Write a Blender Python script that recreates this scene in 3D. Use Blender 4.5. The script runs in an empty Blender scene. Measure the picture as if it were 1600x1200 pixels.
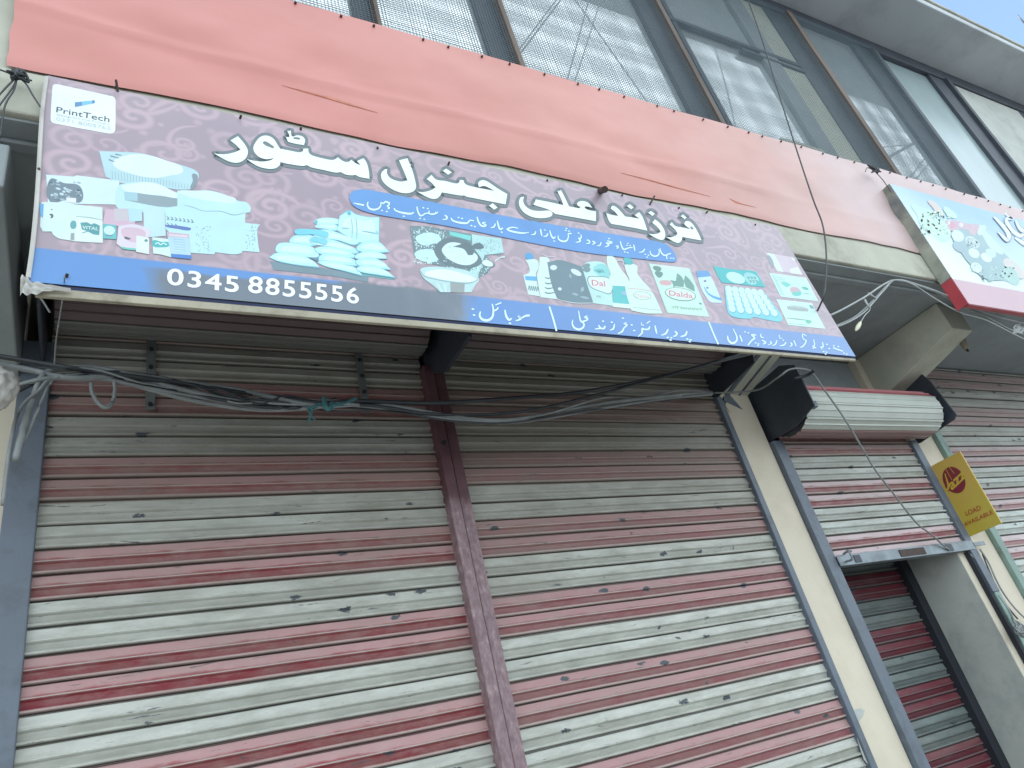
import bpy, bmesh, math, random
import numpy as np
from mathutils import Vector, Matrix, noise
random.seed(7); rng = np.random.default_rng(7)
SC = bpy.context.scene
COL = SC.collection

# ---------------------------------------------------------------- camera
F_PX = 1128.0                                  # focal length in pixels of a 1600 px wide frame
CAMP = np.array([0.0, -2.6, 1.6])
_h = np.array([2061.0, 90.0, F_PX]); _v = np.array([-530.0, -2008.0, F_PX])
_x = _h/np.linalg.norm(_h); _z = _v/np.linalg.norm(_v); _z = _z-_x*(_x@_z); _z /= np.linalg.norm(_z)
_y = np.cross(_z, _x)
ROT = np.array([_x, _y, _z])                   # camera (right, down, forward) -> world
cam = bpy.data.cameras.new('camera'); cam_o = bpy.data.objects.new('camera', cam); COL.objects.link(cam_o)
cam.sensor_width = 36; cam.lens = 36*F_PX/1600; cam.clip_start = 0.05; cam.clip_end = 2000
_r, _u, _b = ROT@[1, 0, 0], ROT@[0, -1, 0], ROT@[0, 0, -1]
cam_o.matrix_world = Matrix(((_r[0], _u[0], _b[0], CAMP[0]), (_r[1], _u[1], _b[1], CAMP[1]),
                             (_r[2], _u[2], _b[2], CAMP[2]), (0, 0, 0, 1)))
SC.camera = cam_o

# ---------------------------------------------------------------- sky, sun, exposure
SUN_EL, SUN_AZ = math.radians(58), math.radians(-48)      # sun stands behind the building
world = bpy.data.worlds.new('World'); SC.world = world; world.use_nodes = True
wn = world.node_tree; bg = wn.nodes['Background']
sky = wn.nodes.new('ShaderNodeTexSky'); sky.sky_type = 'NISHITA'; sky.sun_disc = False
sky.sun_elevation = SUN_EL; sky.sun_rotation = SUN_AZ; sky.dust_density = 1.0; sky.air_density = 1.2
# bright cloud veil added over the blue, outside the view
_tc = wn.nodes.new('ShaderNodeTexCoord'); _mp = wn.nodes.new('ShaderNodeMapping'); _mp.inputs['Scale'].default_value = (1, 1, 1.8)
wn.links.new(_tc.outputs['Generated'], _mp.inputs[0])
_cn = wn.nodes.new('ShaderNodeTexNoise'); _cn.inputs['Scale'].default_value = 2.6; _cn.inputs['Detail'].default_value = 7; _cn.inputs['Roughness'].default_value = .55
wn.links.new(_mp.outputs[0], _cn.inputs['Vector'])
_cr = wn.nodes.new('ShaderNodeValToRGB'); _cr.color_ramp.elements[0].position = .3; _cr.color_ramp.elements[0].color = (.74, .74, .74, 1)
_cr.color_ramp.elements[1].position = .6; _cr.color_ramp.elements[1].color = (.95, .95, .95, 1); wn.links.new(_cn.outputs[0], _cr.inputs[0])
_sp = wn.nodes.new('ShaderNodeSeparateXYZ'); wn.links.new(_tc.outputs['Generated'], _sp.inputs[0])
_mr = wn.nodes.new('ShaderNodeMapRange'); _mr.inputs[1].default_value = .12; _mr.inputs[2].default_value = -.25; wn.links.new(_sp.outputs[1], _mr.inputs[0])   # unseen cloud bank added across the street to brighten panes and facade
_mm = wn.nodes.new('ShaderNodeMath'); _mm.operation = 'MULTIPLY'; wn.links.new(_mr.outputs[0], _mm.inputs[0]); wn.links.new(_cr.outputs[0], _mm.inputs[1])
_mx = wn.nodes.new('ShaderNodeMix'); _mx.data_type = 'RGBA'; _mx.inputs[7].default_value = (5.7, 6.4, 6.8, 1)
wn.links.new(_mm.outputs[0], _mx.inputs[0]); wn.links.new(sky.outputs[0], _mx.inputs[6])
wn.links.new(_mx.outputs[2], bg.inputs[0]); bg.inputs[1].default_value = 0.15
sun = bpy.data.lights.new('sun', 'SUN'); sun.energy = 3.2; sun.angle = math.radians(0.5); sun.color = (1, .955, .89)
sun_o = bpy.data.objects.new('sun', sun); COL.objects.link(sun_o)
sd = Vector((math.sin(SUN_AZ)*math.cos(SUN_EL), math.cos(SUN_AZ)*math.cos(SUN_EL), math.sin(SUN_EL)))
sun_o.rotation_euler = sd.to_track_quat('Z', 'Y').to_euler(); sun_o.location = (0, 20, 30)
SC.view_settings.view_transform = 'Standard'; SC.view_settings.look = 'None'
SC.view_settings.exposure = 1.22; SC.view_settings.gamma = 1.0

# ---------------------------------------------------------------- helpers
def S(r, g, b, k=1.0):
    f = lambda c: ((c/255)/12.92 if c/255 <= .04045 else ((c/255+.055)/1.055)**2.4)*k
    return (f(r), f(g), f(b))

def ray(px, py): return ROT@np.array([px-800.0, py-600.0, F_PX])
def at(px, py, y=0.0):
    d = ray(px, py); return CAMP+d*((y-CAMP[1])/d[1])
def atx(px, py, x):
    d = ray(px, py); return CAMP+d*((x-CAMP[0])/d[0])
def atz(px, py, z):
    d = ray(px, py); return CAMP+d*((z-CAMP[2])/d[2])
def proj(P):
    c = (np.asarray(P)-CAMP)@ROT
    return c[..., 0]/c[..., 2]*F_PX+800, c[..., 1]/c[..., 2]*F_PX+600

def tag(o, label, cat, group=None):
    o['label'] = label; o['category'] = cat
    if group: o['group'] = group
    return o
def empty(name, loc, label=None, cat=None, group=None):
    o = bpy.data.objects.new(name, None); COL.objects.link(o); o.location = loc; o.empty_display_size = .1
    if label: tag(o, label, cat, group)
    return o
bpy.context.view_layer.update()

def mesh_obj(name, verts, faces, mat, parent=None, smooth=False, attrs=None, cols=None, bevel=0, solid=0):
    me = bpy.data.meshes.new(name); me.from_pydata([tuple(map(float, v)) for v in verts], [], faces)
    if mat is not None: me.materials.append(mat)
    if smooth: me.polygons.foreach_set('use_smooth', [True]*len(me.polygons))
    if cols is not None:
        a = me.color_attributes.new('Col', 'FLOAT_COLOR', 'POINT')
        c = np.ones((len(verts), 4), np.float32); c[:, :3] = cols; a.data.foreach_set('color', c.ravel())
    for k, v in (attrs or {}).items():
        a = me.attributes.new(k, 'FLOAT', 'POINT'); a.data.foreach_set('value', np.asarray(v, np.float32))
    me.update(); o = bpy.data.objects.new(name, me); COL.objects.link(o)
    if parent is not None:
        o.parent = parent
        if parent.parent is None: o.matrix_parent_inverse = Matrix.Translation(parent.location).inverted()
    if bevel:
        m = o.modifiers.new('bevel', 'BEVEL'); m.width = bevel; m.segments = 2; m.limit_method = 'ANGLE'
    return o

class MB:
    """collects shapes and links them as one mesh"""
    def __init__(s): s.v = []; s.f = []; s.c = []
    def add(s, verts, faces, col=None):
        n = len(s.v); s.v += [tuple(p) for p in verts]; s.f += [tuple(i+n for i in f) for f in faces]
        s.c += [col or (1, 1, 1)]*len(verts); return s
    def box(s, x0, x1, y0, y1, z0, z1, col=None):
        v = [(x, y, z) for x in (x0, x1) for y in (y0, y1) for z in (z0, z1)]
        return s.add(v, [(0, 1, 3, 2), (4, 6, 7, 5), (0, 4, 5, 1), (2, 3, 7, 6), (0, 2, 6, 4), (1, 5, 7, 3)], col)
    def prism(s, poly, d, col=None):
        """closed polygon of 3-D points extruded by vector d"""
        n = len(poly); p = [np.asarray(q, float) for q in poly]; d = np.asarray(d, float)
        v = p+[q+d for q in p]
        return s.add(v, [tuple(range(n))[::-1], tuple(range(n, 2*n))]+[(i, (i+1) % n, n+(i+1) % n, n+i) for i in range(n)], col)
    def tube(s, pts, r, n=6, col=None, smooth=True, sub=6):
        P = cat([np.asarray(p, float) for p in pts], sub) if smooth and len(pts) > 2 else [np.asarray(p, float) for p in pts]
        R = r if callable(r) else (lambda t: r)
        v = []; f = []; up = np.array([.13, .21, 1.0]); m = len(P)
        for i, p in enumerate(P):
            t = P[min(i+1, m-1)]-P[max(i-1, 0)]; t /= (np.linalg.norm(t)+1e-9)
            a = np.cross(t, up)
            if np.linalg.norm(a) < .2: a = np.cross(t, [1, 0, 0])
            a /= np.linalg.norm(a); b = np.cross(t, a); rr = R(i/(m-1))
            v += [p+(a*math.cos(k*2*math.pi/n)+b*math.sin(k*2*math.pi/n))*rr for k in range(n)]
        for i in range(m-1):
            f += [(i*n+k, i*n+(k+1) % n, (i+1)*n+(k+1) % n, (i+1)*n+k) for k in range(n)]
        f += [tuple(range(n))[::-1], tuple(range((m-1)*n, m*n))]
        return s.add(v, f, col)
    def build(s, name, mat, parent=None, **k):
        if k.pop('colored', False): k['cols'] = np.array(s.c, np.float32)
        return mesh_obj(name, s.v, s.f, mat, parent, **k)

def cat(P, sub=6):
    out = []; n = len(P)
    for i in range(n-1):
        p0, p1, p2, p3 = P[max(i-1, 0)], P[i], P[i+1], P[min(i+2, n-1)]
        for k in range(sub):
            t = k/sub
            out.append(.5*((2*p1)+(-p0+p2)*t+(2*p0-5*p1+4*p2-p3)*t*t+(-p0+3*p1-3*p2+p3)*t**3))
    out.append(P[-1]); return out

# ---------------------------------------------------------------- materials
def new_mat(name):
    m = bpy.data.materials.new(name); m.use_nodes = True
    return m, m.node_tree, m.node_tree.nodes['Principled BSDF']
def N(nt, t, **k):
    n = nt.nodes.new(t)
    for a, b in k.items():
        if a.startswith('_'): n.inputs[int(a[1:])].default_value = b
        else: setattr(n, a, b)
    return n
def ramp(nt, fac, stops):
    r = nt.nodes.new('ShaderNodeValToRGB'); e = r.color_ramp.elements
    while len(e) < len(stops): e.new(.5)
    for el, (p, c) in zip(e, stops):
        el.position = p; el.color = (*c, 1) if len(c) == 3 else c
    nt.links.new(fac, r.inputs[0]); return r.outputs[0]
def mixc(nt, fac, a, b, mode='MIX'):
    m = nt.nodes.new('ShaderNodeMix'); m.data_type = 'RGBA'; m.blend_type = mode
    for k, v in ((0, fac), (6, a), (7, b)):
        if hasattr(v, 'is_linked'): nt.links.new(v, m.inputs[k])
        elif k == 0: m.inputs[0].default_value = v
        else: m.inputs[k].default_value = (*v, 1)
    return m.outputs[2]
def math_(nt, op, a, b=None, c=None, clamp=False):
    m = nt.nodes.new('ShaderNodeMath'); m.operation = op; m.use_clamp = clamp
    for k, v in enumerate((a, b, c)):
        if v is None: continue
        if hasattr(v, 'is_linked'): nt.links.new(v, m.inputs[k])
        else: m.inputs[k].default_value = v
    return m.outputs[0]
def noise_(nt, scale, detail=4, stretch=(1, 1, 1), rough=.55, dist=0, seed=0.0):
    g = nt.nodes.new('ShaderNodeNewGeometry'); mp = nt.nodes.new('ShaderNodeMapping')
    mp.inputs['Scale'].default_value = stretch; mp.inputs['Location'].default_value = (seed, seed*.7, seed*1.3)
    nt.links.new(g.outputs['Position'], mp.inputs[0])
    n = nt.nodes.new('ShaderNodeTexNoise'); n.inputs['Scale'].default_value = scale; n.inputs['Detail'].default_value = detail
    n.inputs['Roughness'].default_value = rough; n.inputs['Distortion'].default_value = dist
    nt.links.new(mp.outputs[0], n.inputs['Vector']); return n.outputs[0]
def bump_(nt, bsdf, h, strength=.3, dist=.01):
    b = nt.nodes.new('ShaderNodeBump'); b.inputs['Strength'].default_value = strength; b.inputs['Distance'].default_value = dist
    nt.links.new(h, b.inputs['Height']); nt.links.new(b.outputs[0], bsdf.inputs['Normal'])

def M(name, c, rough=.6, var=.18, scale=5, stretch=(1, 1, 1), dirt=None, dirt_amt=.5, dirt_scale=2.5, metal=0, bump=.15, bscale=60, seed=0):
    """plain weathered surface: base colour with mottling, stains and a little relief"""
    m, nt, b = new_mat(name)
    n1 = noise_(nt, scale, 6, stretch, seed=seed)
    lo = tuple(x*(1-var) for x in c); hi = tuple(min(1, x*(1+var*.6)) for x in c)
    col = ramp(nt, n1, [(.3, lo), (.7, hi)])
    if dirt:
        n2 = noise_(nt, dirt_scale, 7, stretch, .65, 0, seed+3.1)
        f = ramp(nt, n2, [(.5, (0, 0, 0)), (.72, (dirt_amt,)*3)])
        col = mixc(nt, f, col, dirt)
    nt.links.new(col, b.inputs['Base Color'])
    b.inputs['Roughness'].default_value = rough; b.inputs['Metallic'].default_value = metal
    if bump: bump_(nt, b, noise_(nt, bscale, 4, (1, 1, 1), seed=seed), bump, .004)
    return m
def print_mat(name, rough=.4, var=.1, scale=9, spec=.5):
    m, nt, b = new_mat(name)
    a = nt.nodes.new('ShaderNodeAttribute'); a.attribute_name = 'Col'
    n1 = noise_(nt, scale, 5)
    f = ramp(nt, n1, [(.3, (1-var,)*3), (.7, (1, 1, 1))])
    nt.links.new(mixc(nt, 1.0, a.outputs[0], f, 'MULTIPLY'), b.inputs['Base Color'])
    b.inputs['Roughness'].default_value = rough; b.inputs['Specular IOR Level'].default_value = spec
    return m

CREAM = S(222, 212, 192, .9)
m_cream = M('cream_paint', CREAM, .7, .05, 3, dirt=S(176, 166, 142), dirt_amt=.3, dirt_scale=3, bump=.2, bscale=45)
m_fascia = M('fascia_paint', S(196, 196, 180, .85), .75, .12, 4, dirt=S(120, 115, 100), dirt_amt=.6, dirt_scale=4, bump=.25, bscale=35)
m_soffit = M('grey_concrete', S(150, 158, 160), .85, .12, 2.2, dirt=S(105, 112, 115), dirt_amt=.5, dirt_scale=1.6, bump=.35, bscale=30)
m_plaster = M('grey_plaster', S(184, 188, 182), .8, .1, 3, dirt=S(110, 118, 118), dirt_amt=.5, dirt_scale=3, bump=.3, bscale=40)
m_beam = M('beam_paint', S(190, 192, 176), .75, .08, 3, dirt=S(120, 120, 108), dirt_amt=.4, bump=.2)
m_guide = M('blue_grey_steel', S(98, 108, 120), .45, .12, 7, dirt=S(70, 72, 76), dirt_amt=.6, dirt_scale=9, bump=.2, bscale=80)
m_green = M('green_grey_steel', S(128, 152, 144), .55, .12, 7, dirt=S(85, 92, 88), dirt_amt=.6, dirt_scale=9, bump=.2)
m_black = M('black_steel', S(58, 64, 74), .5, .25, 5, dirt=S(70, 74, 80), dirt_amt=.5, dirt_scale=4, bump=.15, bscale=50)
m_dark = M('dark_gap', S(38, 42, 50), .8, .2, 5)
m_wood = M('brown_wood', S(104, 92, 84), .7, .3, 10, (1, 1, .15), dirt=S(70, 56, 48), dirt_amt=.7, dirt_scale=8)
m_mullion = M('dark_frame_paint', S(62, 68, 78), .55, .2, 6, dirt=S(90, 92, 95), dirt_amt=.4)
m_wire = M('galvanised_wire', S(104, 120, 128), .5, .1, 5, bump=0)
m_cable = M('black_cable', S(58, 62, 66), .5, .25, 12, bump=0)
m_cable2 = M('grey_cable', S(136, 141, 141), .5, .25, 12, bump=0)
m_cable3 = M('white_cable', S(168, 174, 174), .5, .15, 12, bump=0)
m_tie = M('teal_rag', S(70, 120, 125), .8, .2, 20)
m_cloth = M('dirty_white_plastic', S(190, 188, 182), .45, .15, 9, dirt=S(120, 112, 104), dirt_amt=.6, dirt_scale=8)
m_print = print_mat('printed_flex')
m_iron = M('rusty_iron', S(70, 56, 50), .7, .3, 20)
m_ground = M('asphalt', S(84, 84, 84), .9, .2, 1.5, dirt=S(62, 62, 62), dirt_amt=.5, dirt_scale=.6, bump=.4, bscale=60)
m_pave = M('pavement_concrete', S(168, 164, 156), .9, .15, 2, dirt=S(120, 115, 108), dirt_amt=.5, bump=.3)
m_rail = M('scratched_steel', S(128, 138, 144), .4, .2, 9, dirt=S(70, 74, 80), dirt_amt=.7, dirt_scale=7, metal=.3)

def shutter_mat(name, red, red_dust, white, dirt, fade, seed, dz0=2.9, dz1=2.3, damt=.35):
    """painted roller slats: attribute 'red' picks the stripe, 't' the height within one slat"""
    m, nt, b = new_mat(name); L = nt.links.new
    ar = nt.nodes.new('ShaderNodeAttribute'); ar.attribute_name = 'red'
    atn = nt.nodes.new('ShaderNodeAttribute'); atn.attribute_name = 't'
    r, t = ar.outputs['Fac'], atn.outputs['Fac']
    nl = noise_(nt, 5, 6, (1, 1, 3.5), .65, .3, seed)          # long horizontal wear
    nf = noise_(nt, 26, 6, (.5, 1, 1.4), .7, 0, seed+2)
    # upper band of each slat: red mostly worn to a pale dust, lower band keeps the paint
    edge = math_(nt, 'ADD', t, math_(nt, 'MULTIPLY', math_(nt, 'SUBTRACT', nl, .5), .5))
    solid = ramp(nt, edge, [(.34, (fade, fade, fade)), (.44, (1, 1, 1))])
    wear = ramp(nt, nf, [(.34, (.72,)*3), (.56, (1, 1, 1))])
    paint = mixc(nt, math_(nt, 'MULTIPLY', solid, wear), red_dust, red)
    lip = ramp(nt, t, [(.83, (0, 0, 0)), (.88, (.45,)*3)])
    paint = mixc(nt, lip, paint, white)
    wv = ramp(nt, noise_(nt, 9, 6, (.5, 1, 2), .65, 0, seed+5), [(.32, tuple(x*.82 for x in white)), (.66, white)])
    col = mixc(nt, r, wv, paint)
    band = ramp(nt, t, [(.5, (1, 1, 1)), (.56, (.86,)*3), (.79, (.86,)*3), (.83, (1, 1, 1))])          # the recessed lower band gets an evenly darker tone
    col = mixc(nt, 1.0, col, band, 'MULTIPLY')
    ridge = ramp(nt, t, [(.415, (0, 0, 0)), (.45, (.6,)*3), (.475, (.6,)*3), (.5, (0, 0, 0))])  # pale stripe on the worn ridge, painting in its highlight
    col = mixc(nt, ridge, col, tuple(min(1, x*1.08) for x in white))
    # grime in the lower band
    g = ramp(nt, math_(nt, 'ADD', noise_(nt, 7, 7, (.8, 1, 3), .7, 0, seed+9), math_(nt, 'MULTIPLY', t, .16)), [(.46, (0, 0, 0)), (.76, (.62,)*3)])
    g = math_(nt, 'MULTIPLY', g, math_(nt, 'SUBTRACT', 1.0, math_(nt, 'MULTIPLY', r, .5)))
    col = mixc(nt, g, col, dirt)
    gj = ramp(nt, t, [(.0, (.95,)*3), (.07, (0, 0, 0)), (.94, (0, 0, 0)), (.985, (.9,)*3)])
    col = mixc(nt, gj, col, S(62, 64, 62))
    # brown dust caked on the upper slats, where rain never reaches
    geo0 = nt.nodes.new('ShaderNodeNewGeometry'); sz = nt.nodes.new('ShaderNodeSeparateXYZ'); L(geo0.outputs['Position'], sz.inputs[0])
    hz = nt.nodes.new('ShaderNodeMapRange'); hz.inputs[1].default_value = dz1; hz.inputs[2].default_value = dz0
    L(math_(nt, 'ADD', sz.outputs[2], math_(nt, 'MULTIPLY', math_(nt, 'SUBTRACT', noise_(nt, 1.6, 5, (1, 1, 1.6), .6, 0, seed+7), .5), 1.3)), hz.inputs[0])
    col = mixc(nt, math_(nt, 'MULTIPLY', hz.outputs[0], damt), col, S(128, 120, 108))
    blot = ramp(nt, noise_(nt, 2.2, 6, (.6, 1, 2.6), .65, 0, seed+12), [(.5, (0, 0, 0)), (.72, (.36,)*3)])
    col = mixc(nt, blot, col, S(146, 140, 130))
    # chips and scrapes down to dark metal
    geo = nt.nodes.new('ShaderNodeNewGeometry'); mp = nt.nodes.new('ShaderNodeMapping')
    mp.inputs['Scale'].default_value = (5.2, 0, 12.3); mp.inputs['Location'].default_value = (seed, 0, seed*.3)
    L(geo.outputs['Position'], mp.inputs[0])
    vo = nt.nodes.new('ShaderNodeTexVoronoi'); vo.inputs['Scale'].default_value = 1; vo.inputs['Randomness'].default_value = .75
    L(mp.outputs[0], vo.inputs['Vector'])
    d = math_(nt, 'ADD', vo.outputs['Distance'], math_(nt, 'MULTIPLY', noise_(nt, 70, 5, (.55, 1, 1), .7, .4, seed+1), .34))
    pick = nt.nodes.new('ShaderNodeSeparateColor'); L(vo.outputs['Color'], pick.inputs[0])
    chip = math_(nt, 'MULTIPLY', ramp(nt, d, [(.285, (1, 1, 1)), (.298, (0, 0, 0))]), math_(nt, 'GREATER_THAN', pick.outputs[0], .08))
    sc = ramp(nt, noise_(nt, 14, 9, (.45, 1, 4), .78, .5, seed+4), [(.612, (0, 0, 0)), (.635, (.8,)*3)])
    col = mixc(nt, math_(nt, 'MAXIMUM', chip, sc), col, S(72, 78, 84))
    L(col, b.inputs['Base Color']); b.inputs['Roughness'].default_value = .5
    bump_(nt, b, nf, .12, .003)
    return m
SH_WHITE = S(200, 202, 193); SH_DIRT = S(138, 138, 126)
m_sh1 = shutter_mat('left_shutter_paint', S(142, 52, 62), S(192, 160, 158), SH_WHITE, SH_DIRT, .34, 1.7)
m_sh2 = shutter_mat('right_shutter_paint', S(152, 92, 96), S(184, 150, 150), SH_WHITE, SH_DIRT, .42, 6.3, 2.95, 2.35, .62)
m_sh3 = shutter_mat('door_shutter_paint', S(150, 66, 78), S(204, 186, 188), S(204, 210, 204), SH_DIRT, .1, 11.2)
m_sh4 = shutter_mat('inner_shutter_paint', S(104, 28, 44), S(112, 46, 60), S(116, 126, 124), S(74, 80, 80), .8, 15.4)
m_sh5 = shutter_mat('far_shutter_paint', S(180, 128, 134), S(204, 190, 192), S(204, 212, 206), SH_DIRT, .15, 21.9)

# ================================================================ setting
def struct(o): o['kind'] = 'structure'; return o
struct(MB().box(-30, 30, -40, 20, -.4, -.12).build('road', m_ground))
struct(MB().box(-30, 30, -2.9, -.05, -.3, -.02).build('pavement', m_pave, bevel=.02))

# ================================================================ the building
B = empty('shop_building', (2, .4, 0), 'two storey shop building with cream pillars, concrete overhang and mesh covered windows', 'building')
SOF = 3.623; FR = -.832
MB().box(-6, 12, .42, .7, -.02, SOF).build('wall', m_plaster, B)                                  # rear wall behind the shutters
MB().box(-6, 12, FR, .7, SOF, 3.815).build('floor_slab', m_fascia, B, bevel=.008)
m_soffit_o = MB().box(-6, 12, FR+.02, .41, SOF-.012, SOF-.001).build('soffit', m_soffit, B)
MB().box(-6, 12, FR+.09, FR+.13, SOF-.03, SOF-.013).build('drip_edge', m_soffit, B, bevel=.004)
MB().box(-6, 12, FR+.008, -.6, 3.816, 4.585).build('parapet', m_fascia, B)
# pillars
def pillar(x0, x1, mat=m_cream, y0=-.02, y1=.41, z1=3.6): return MB().box(x0, x1, y0, y1, -.02, z1).build('pillar', mat, B, bevel=.006)
pillar(-.75, -.292); pil_mid = pillar(3.035, 3.268); pil_r = pillar(4.455, 4.86, m_cream)
# chipped plaster along the edges of the pillars
def chip(name, pts, y, par, mat, th=.004, d=None):
    """flat ragged patch lying on a pillar face"""
    q = [at(px, py, y) for px, py in pts]
    MB().prism(q, (0, -th, 0)).build(name, mat, par)
def Cr(ox, oy, sc): return lambda pts: [(ox+x/sc, oy+y/sc) for x, y in pts]
c8 = Cr(1200, 900, 4)
chip('exposed_plaster', c8([(510, 850), (545, 835), (575, 826), (603, 842), (590, 880), (560, 915), (530, 900)]), -.021, pil_mid, m_plaster, .002)
chip('exposed_plaster', c8([(540, 930), (560, 960), (600, 1000), (610, 1080), (650, 1150), (640, 1195), (600, 1150), (575, 1080), (555, 1010)]), -.021, pil_mid, m_plaster, .002)
chip('exposed_plaster', [(1138, 615), (1160, 640), (1128, 625), (1140, 645), (1133, 634), (1130, 620)], -.021, pil_mid, m_guide, .002)
c1 = Cr(0, 600, 4)
chip('plaster_chip', c1([(128, 570), (132, 640), (122, 700), (128, 760), (112, 760), (100, 720), (112, 680), (120, 610)]), -.021, B, m_dark, .002)
chip('plaster_chip', c1([(122, 770), (118, 850), (104, 950), (92, 1060), (72, 1050), (60, 1010), (80, 960), (75, 900), (96, 850), (90, 810)]), -.021, B, m_plaster, .002)
chip('plaster_chip', [(20, 905), (14, 985), (9, 1040), (3, 1050), (2, 1030), (8, 990), (10, 940)], -.021, B, m_dark, .002)
# door recess: lintel wall, reveals and roof
MB().box(3.27, 4.454, .035, .12, 2.75, 3.6).build('lintel_wall', m_soffit, B)
MB().box(3.27, 3.36, .03, .41, -.02, 2.9).build('reveal', m_plaster, B)
MB().box(4.449, 4.454, -.018, .345, -.02, 2.9).build('reveal', m_plaster, B)
MB().box(3.36, 4.448, .125, .41, 2.75, 2.9).build('recess_ceiling', m_dark, B)
# cantilever beams carrying the overhang
def beam(x0, x1, ytip=-.655, ztip=3.412, zw=3.262, mat=m_beam, ztop=SOF-.013):
    prof = [(.4, ztop), (ytip, ztop), (ytip, ztip), (-.0, zw), (.4, zw)]
    return MB().prism([(x0, y, z) for y, z in prof], (x1-x0, 0, 0)).build('cantilever_beam', mat, B, bevel=.006)
beam(4.51, 4.735); b_mid = beam(3.02, 3.275)
beam(-.62, -.30, -.79, 3.36, 3.2, m_soffit, 3.53)
for xx, w in ((3.085, .03), (3.19, .012)):      # grooves / conduit under the middle beam
    z0, z1, y0, y1 = 3.262, 3.412, -.0, -.655
    MB().prism([(xx, y0, z0-.001), (xx, y1, z1-.001), (xx, y1, z1-.007), (xx, y0, z0-.007)], (w, 0, 0)).build('conduit', m_guide, b_mid)
# roof eave
EV = MB(); EZ = 6.64
EV.box(-8, 14, -1.235, 1.5, EZ, EZ+.085)
m_eave = M('eave_concrete', S(186, 192, 196), .85, .1, 2.2, dirt=S(130, 136, 140), dirt_amt=.5, dirt_scale=1.6, bump=.35, bscale=30)
eave = EV.build('roof_eave', m_eave, B, bevel=.01)
MB().box(-8, 14, -1.25, -1.19, EZ+.088, EZ+.125).build('roof_edge', m_fascia, eave, bevel=.01)
dbr = MB()
for i in range(46):
    x = 5.2+i*.075+random.uniform(-.03, .03); h = random.uniform(.008, .035); w = random.uniform(.01, .05)
    dbr.prism([(x-w, -1.235, EZ+.126), (x+w, -1.235, EZ+.126), (x+w*random.uniform(.1, .8), -1.235, EZ+.126+h), (x-w*.4, -1.235, EZ+.126+h*.8)], (0, .03, 0))
dbr.build('moss_crust', m_iron, eave)['kind'] = 'stuff'
# upper storey: wall behind the panes, panes, mullions, wire mesh
GY = -.76; SZ = 4.585
MB().box(-8, 14, -.56, -.3, SZ, EZ).build('upper_wall', m_soffit, B)
MB().box(-8, 14, -.8, -.70, EZ-.16, EZ-.002).build('window_head', m_mullion, B, bevel=.005)
def pane_mat(name, tint, gl, rough):
    m, nt, b = new_mat(name)
    n1 = noise_(nt, 2.2, 5, (1, 1, .6)); c = ramp(nt, n1, [(.3, tuple(x*.82 for x in tint)), (.7, tint)])
    nt.links.new(c, b.inputs['Base Color']); b.inputs['Roughness'].default_value = .55
    g = nt.nodes.new('ShaderNodeBsdfGlossy'); g.inputs['Roughness'].default_value = rough; g.inputs['Color'].default_value = (.97, 1, 1, 1)
    mx = nt.nodes.new('ShaderNodeMixShader'); mx.inputs[0].default_value = gl
    nt.links.new(b.outputs[0], mx.inputs[1]); nt.links.new(g.outputs[0], mx.inputs[2])
    nt.links.new(mx.outputs[0], nt.nodes['Material Output'].inputs[0]); return m
m_pane = pane_mat('dusty_glass', S(228, 236, 236), .6, .004)
m_pane2 = pane_mat('painted_glass', S(146, 166, 168), .22, .18)
mull = [(-1.95, -1.8), (-.35, -.22), (.871, .973), (1.557, 1.707), (2.861, 3.052), (4.403, 4.70), (5.50, 5.80), (6.62, 6.92), (8.2, 8.45)]
for i, (a, b_) in enumerate(mull):
    w = b_-a
    o = MB().box(a, b_-w*.2, -.79, -.70, SZ-.1, EZ-.165).build('mullion', m_mullion, B, bevel=.004)
    MB().box(b_-w*.195, b_, -.835 if i < 6 else -.82, -.70, SZ-.1, EZ-.165).build('edge_strip', m_wood if i < 6 else m_mullion, o, bevel=.003)
for i in range(len(mull)-1):
    a, b_ = mull[i][1], mull[i+1][0]
    w = MB().box(a, b_, GY, GY+.03, SZ-.05, EZ-.162).build('window', m_pane2 if i in (6,) else m_pane, B)
    fr = MB()
    fr.box(a, b_, GY-.03, GY-.002, SZ-.05, SZ+.01)
    if i == 4: fr.box(a+.085, a+.125, GY-.035, GY-.002, SZ+.01, EZ-.165)
    fr.build('frame', m_mullion, w)
    # woven wire mesh nailed over the whole bay, from one edge strip to the next
    x0, x1 = mull[i][1]+.004, mull[i+1][1]-(mull[i+1][1]-mull[i+1][0])*.2-.004
    my = -.822; p = .0165; hw = .00085; mm = MB(); slant = .0
    for k in range(int((x1-x0)/p)+1):
        x = x0+k*p+random.uniform(-.0012, .0012); mm.box(x-hw, x+hw, my-hw, my+hw, SZ-.02, EZ-.17)
    for k in range(int((EZ-.17-SZ)/p)+1):
        z = SZ+k*p+random.uniform(-.0012, .0012)
        mm.box(x0, x1, my-.004-hw, my-.004+hw, z-hw, z+hw)
    if i not in (6, 7): mm.build('wire_mesh', m_wire, w)
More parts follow.
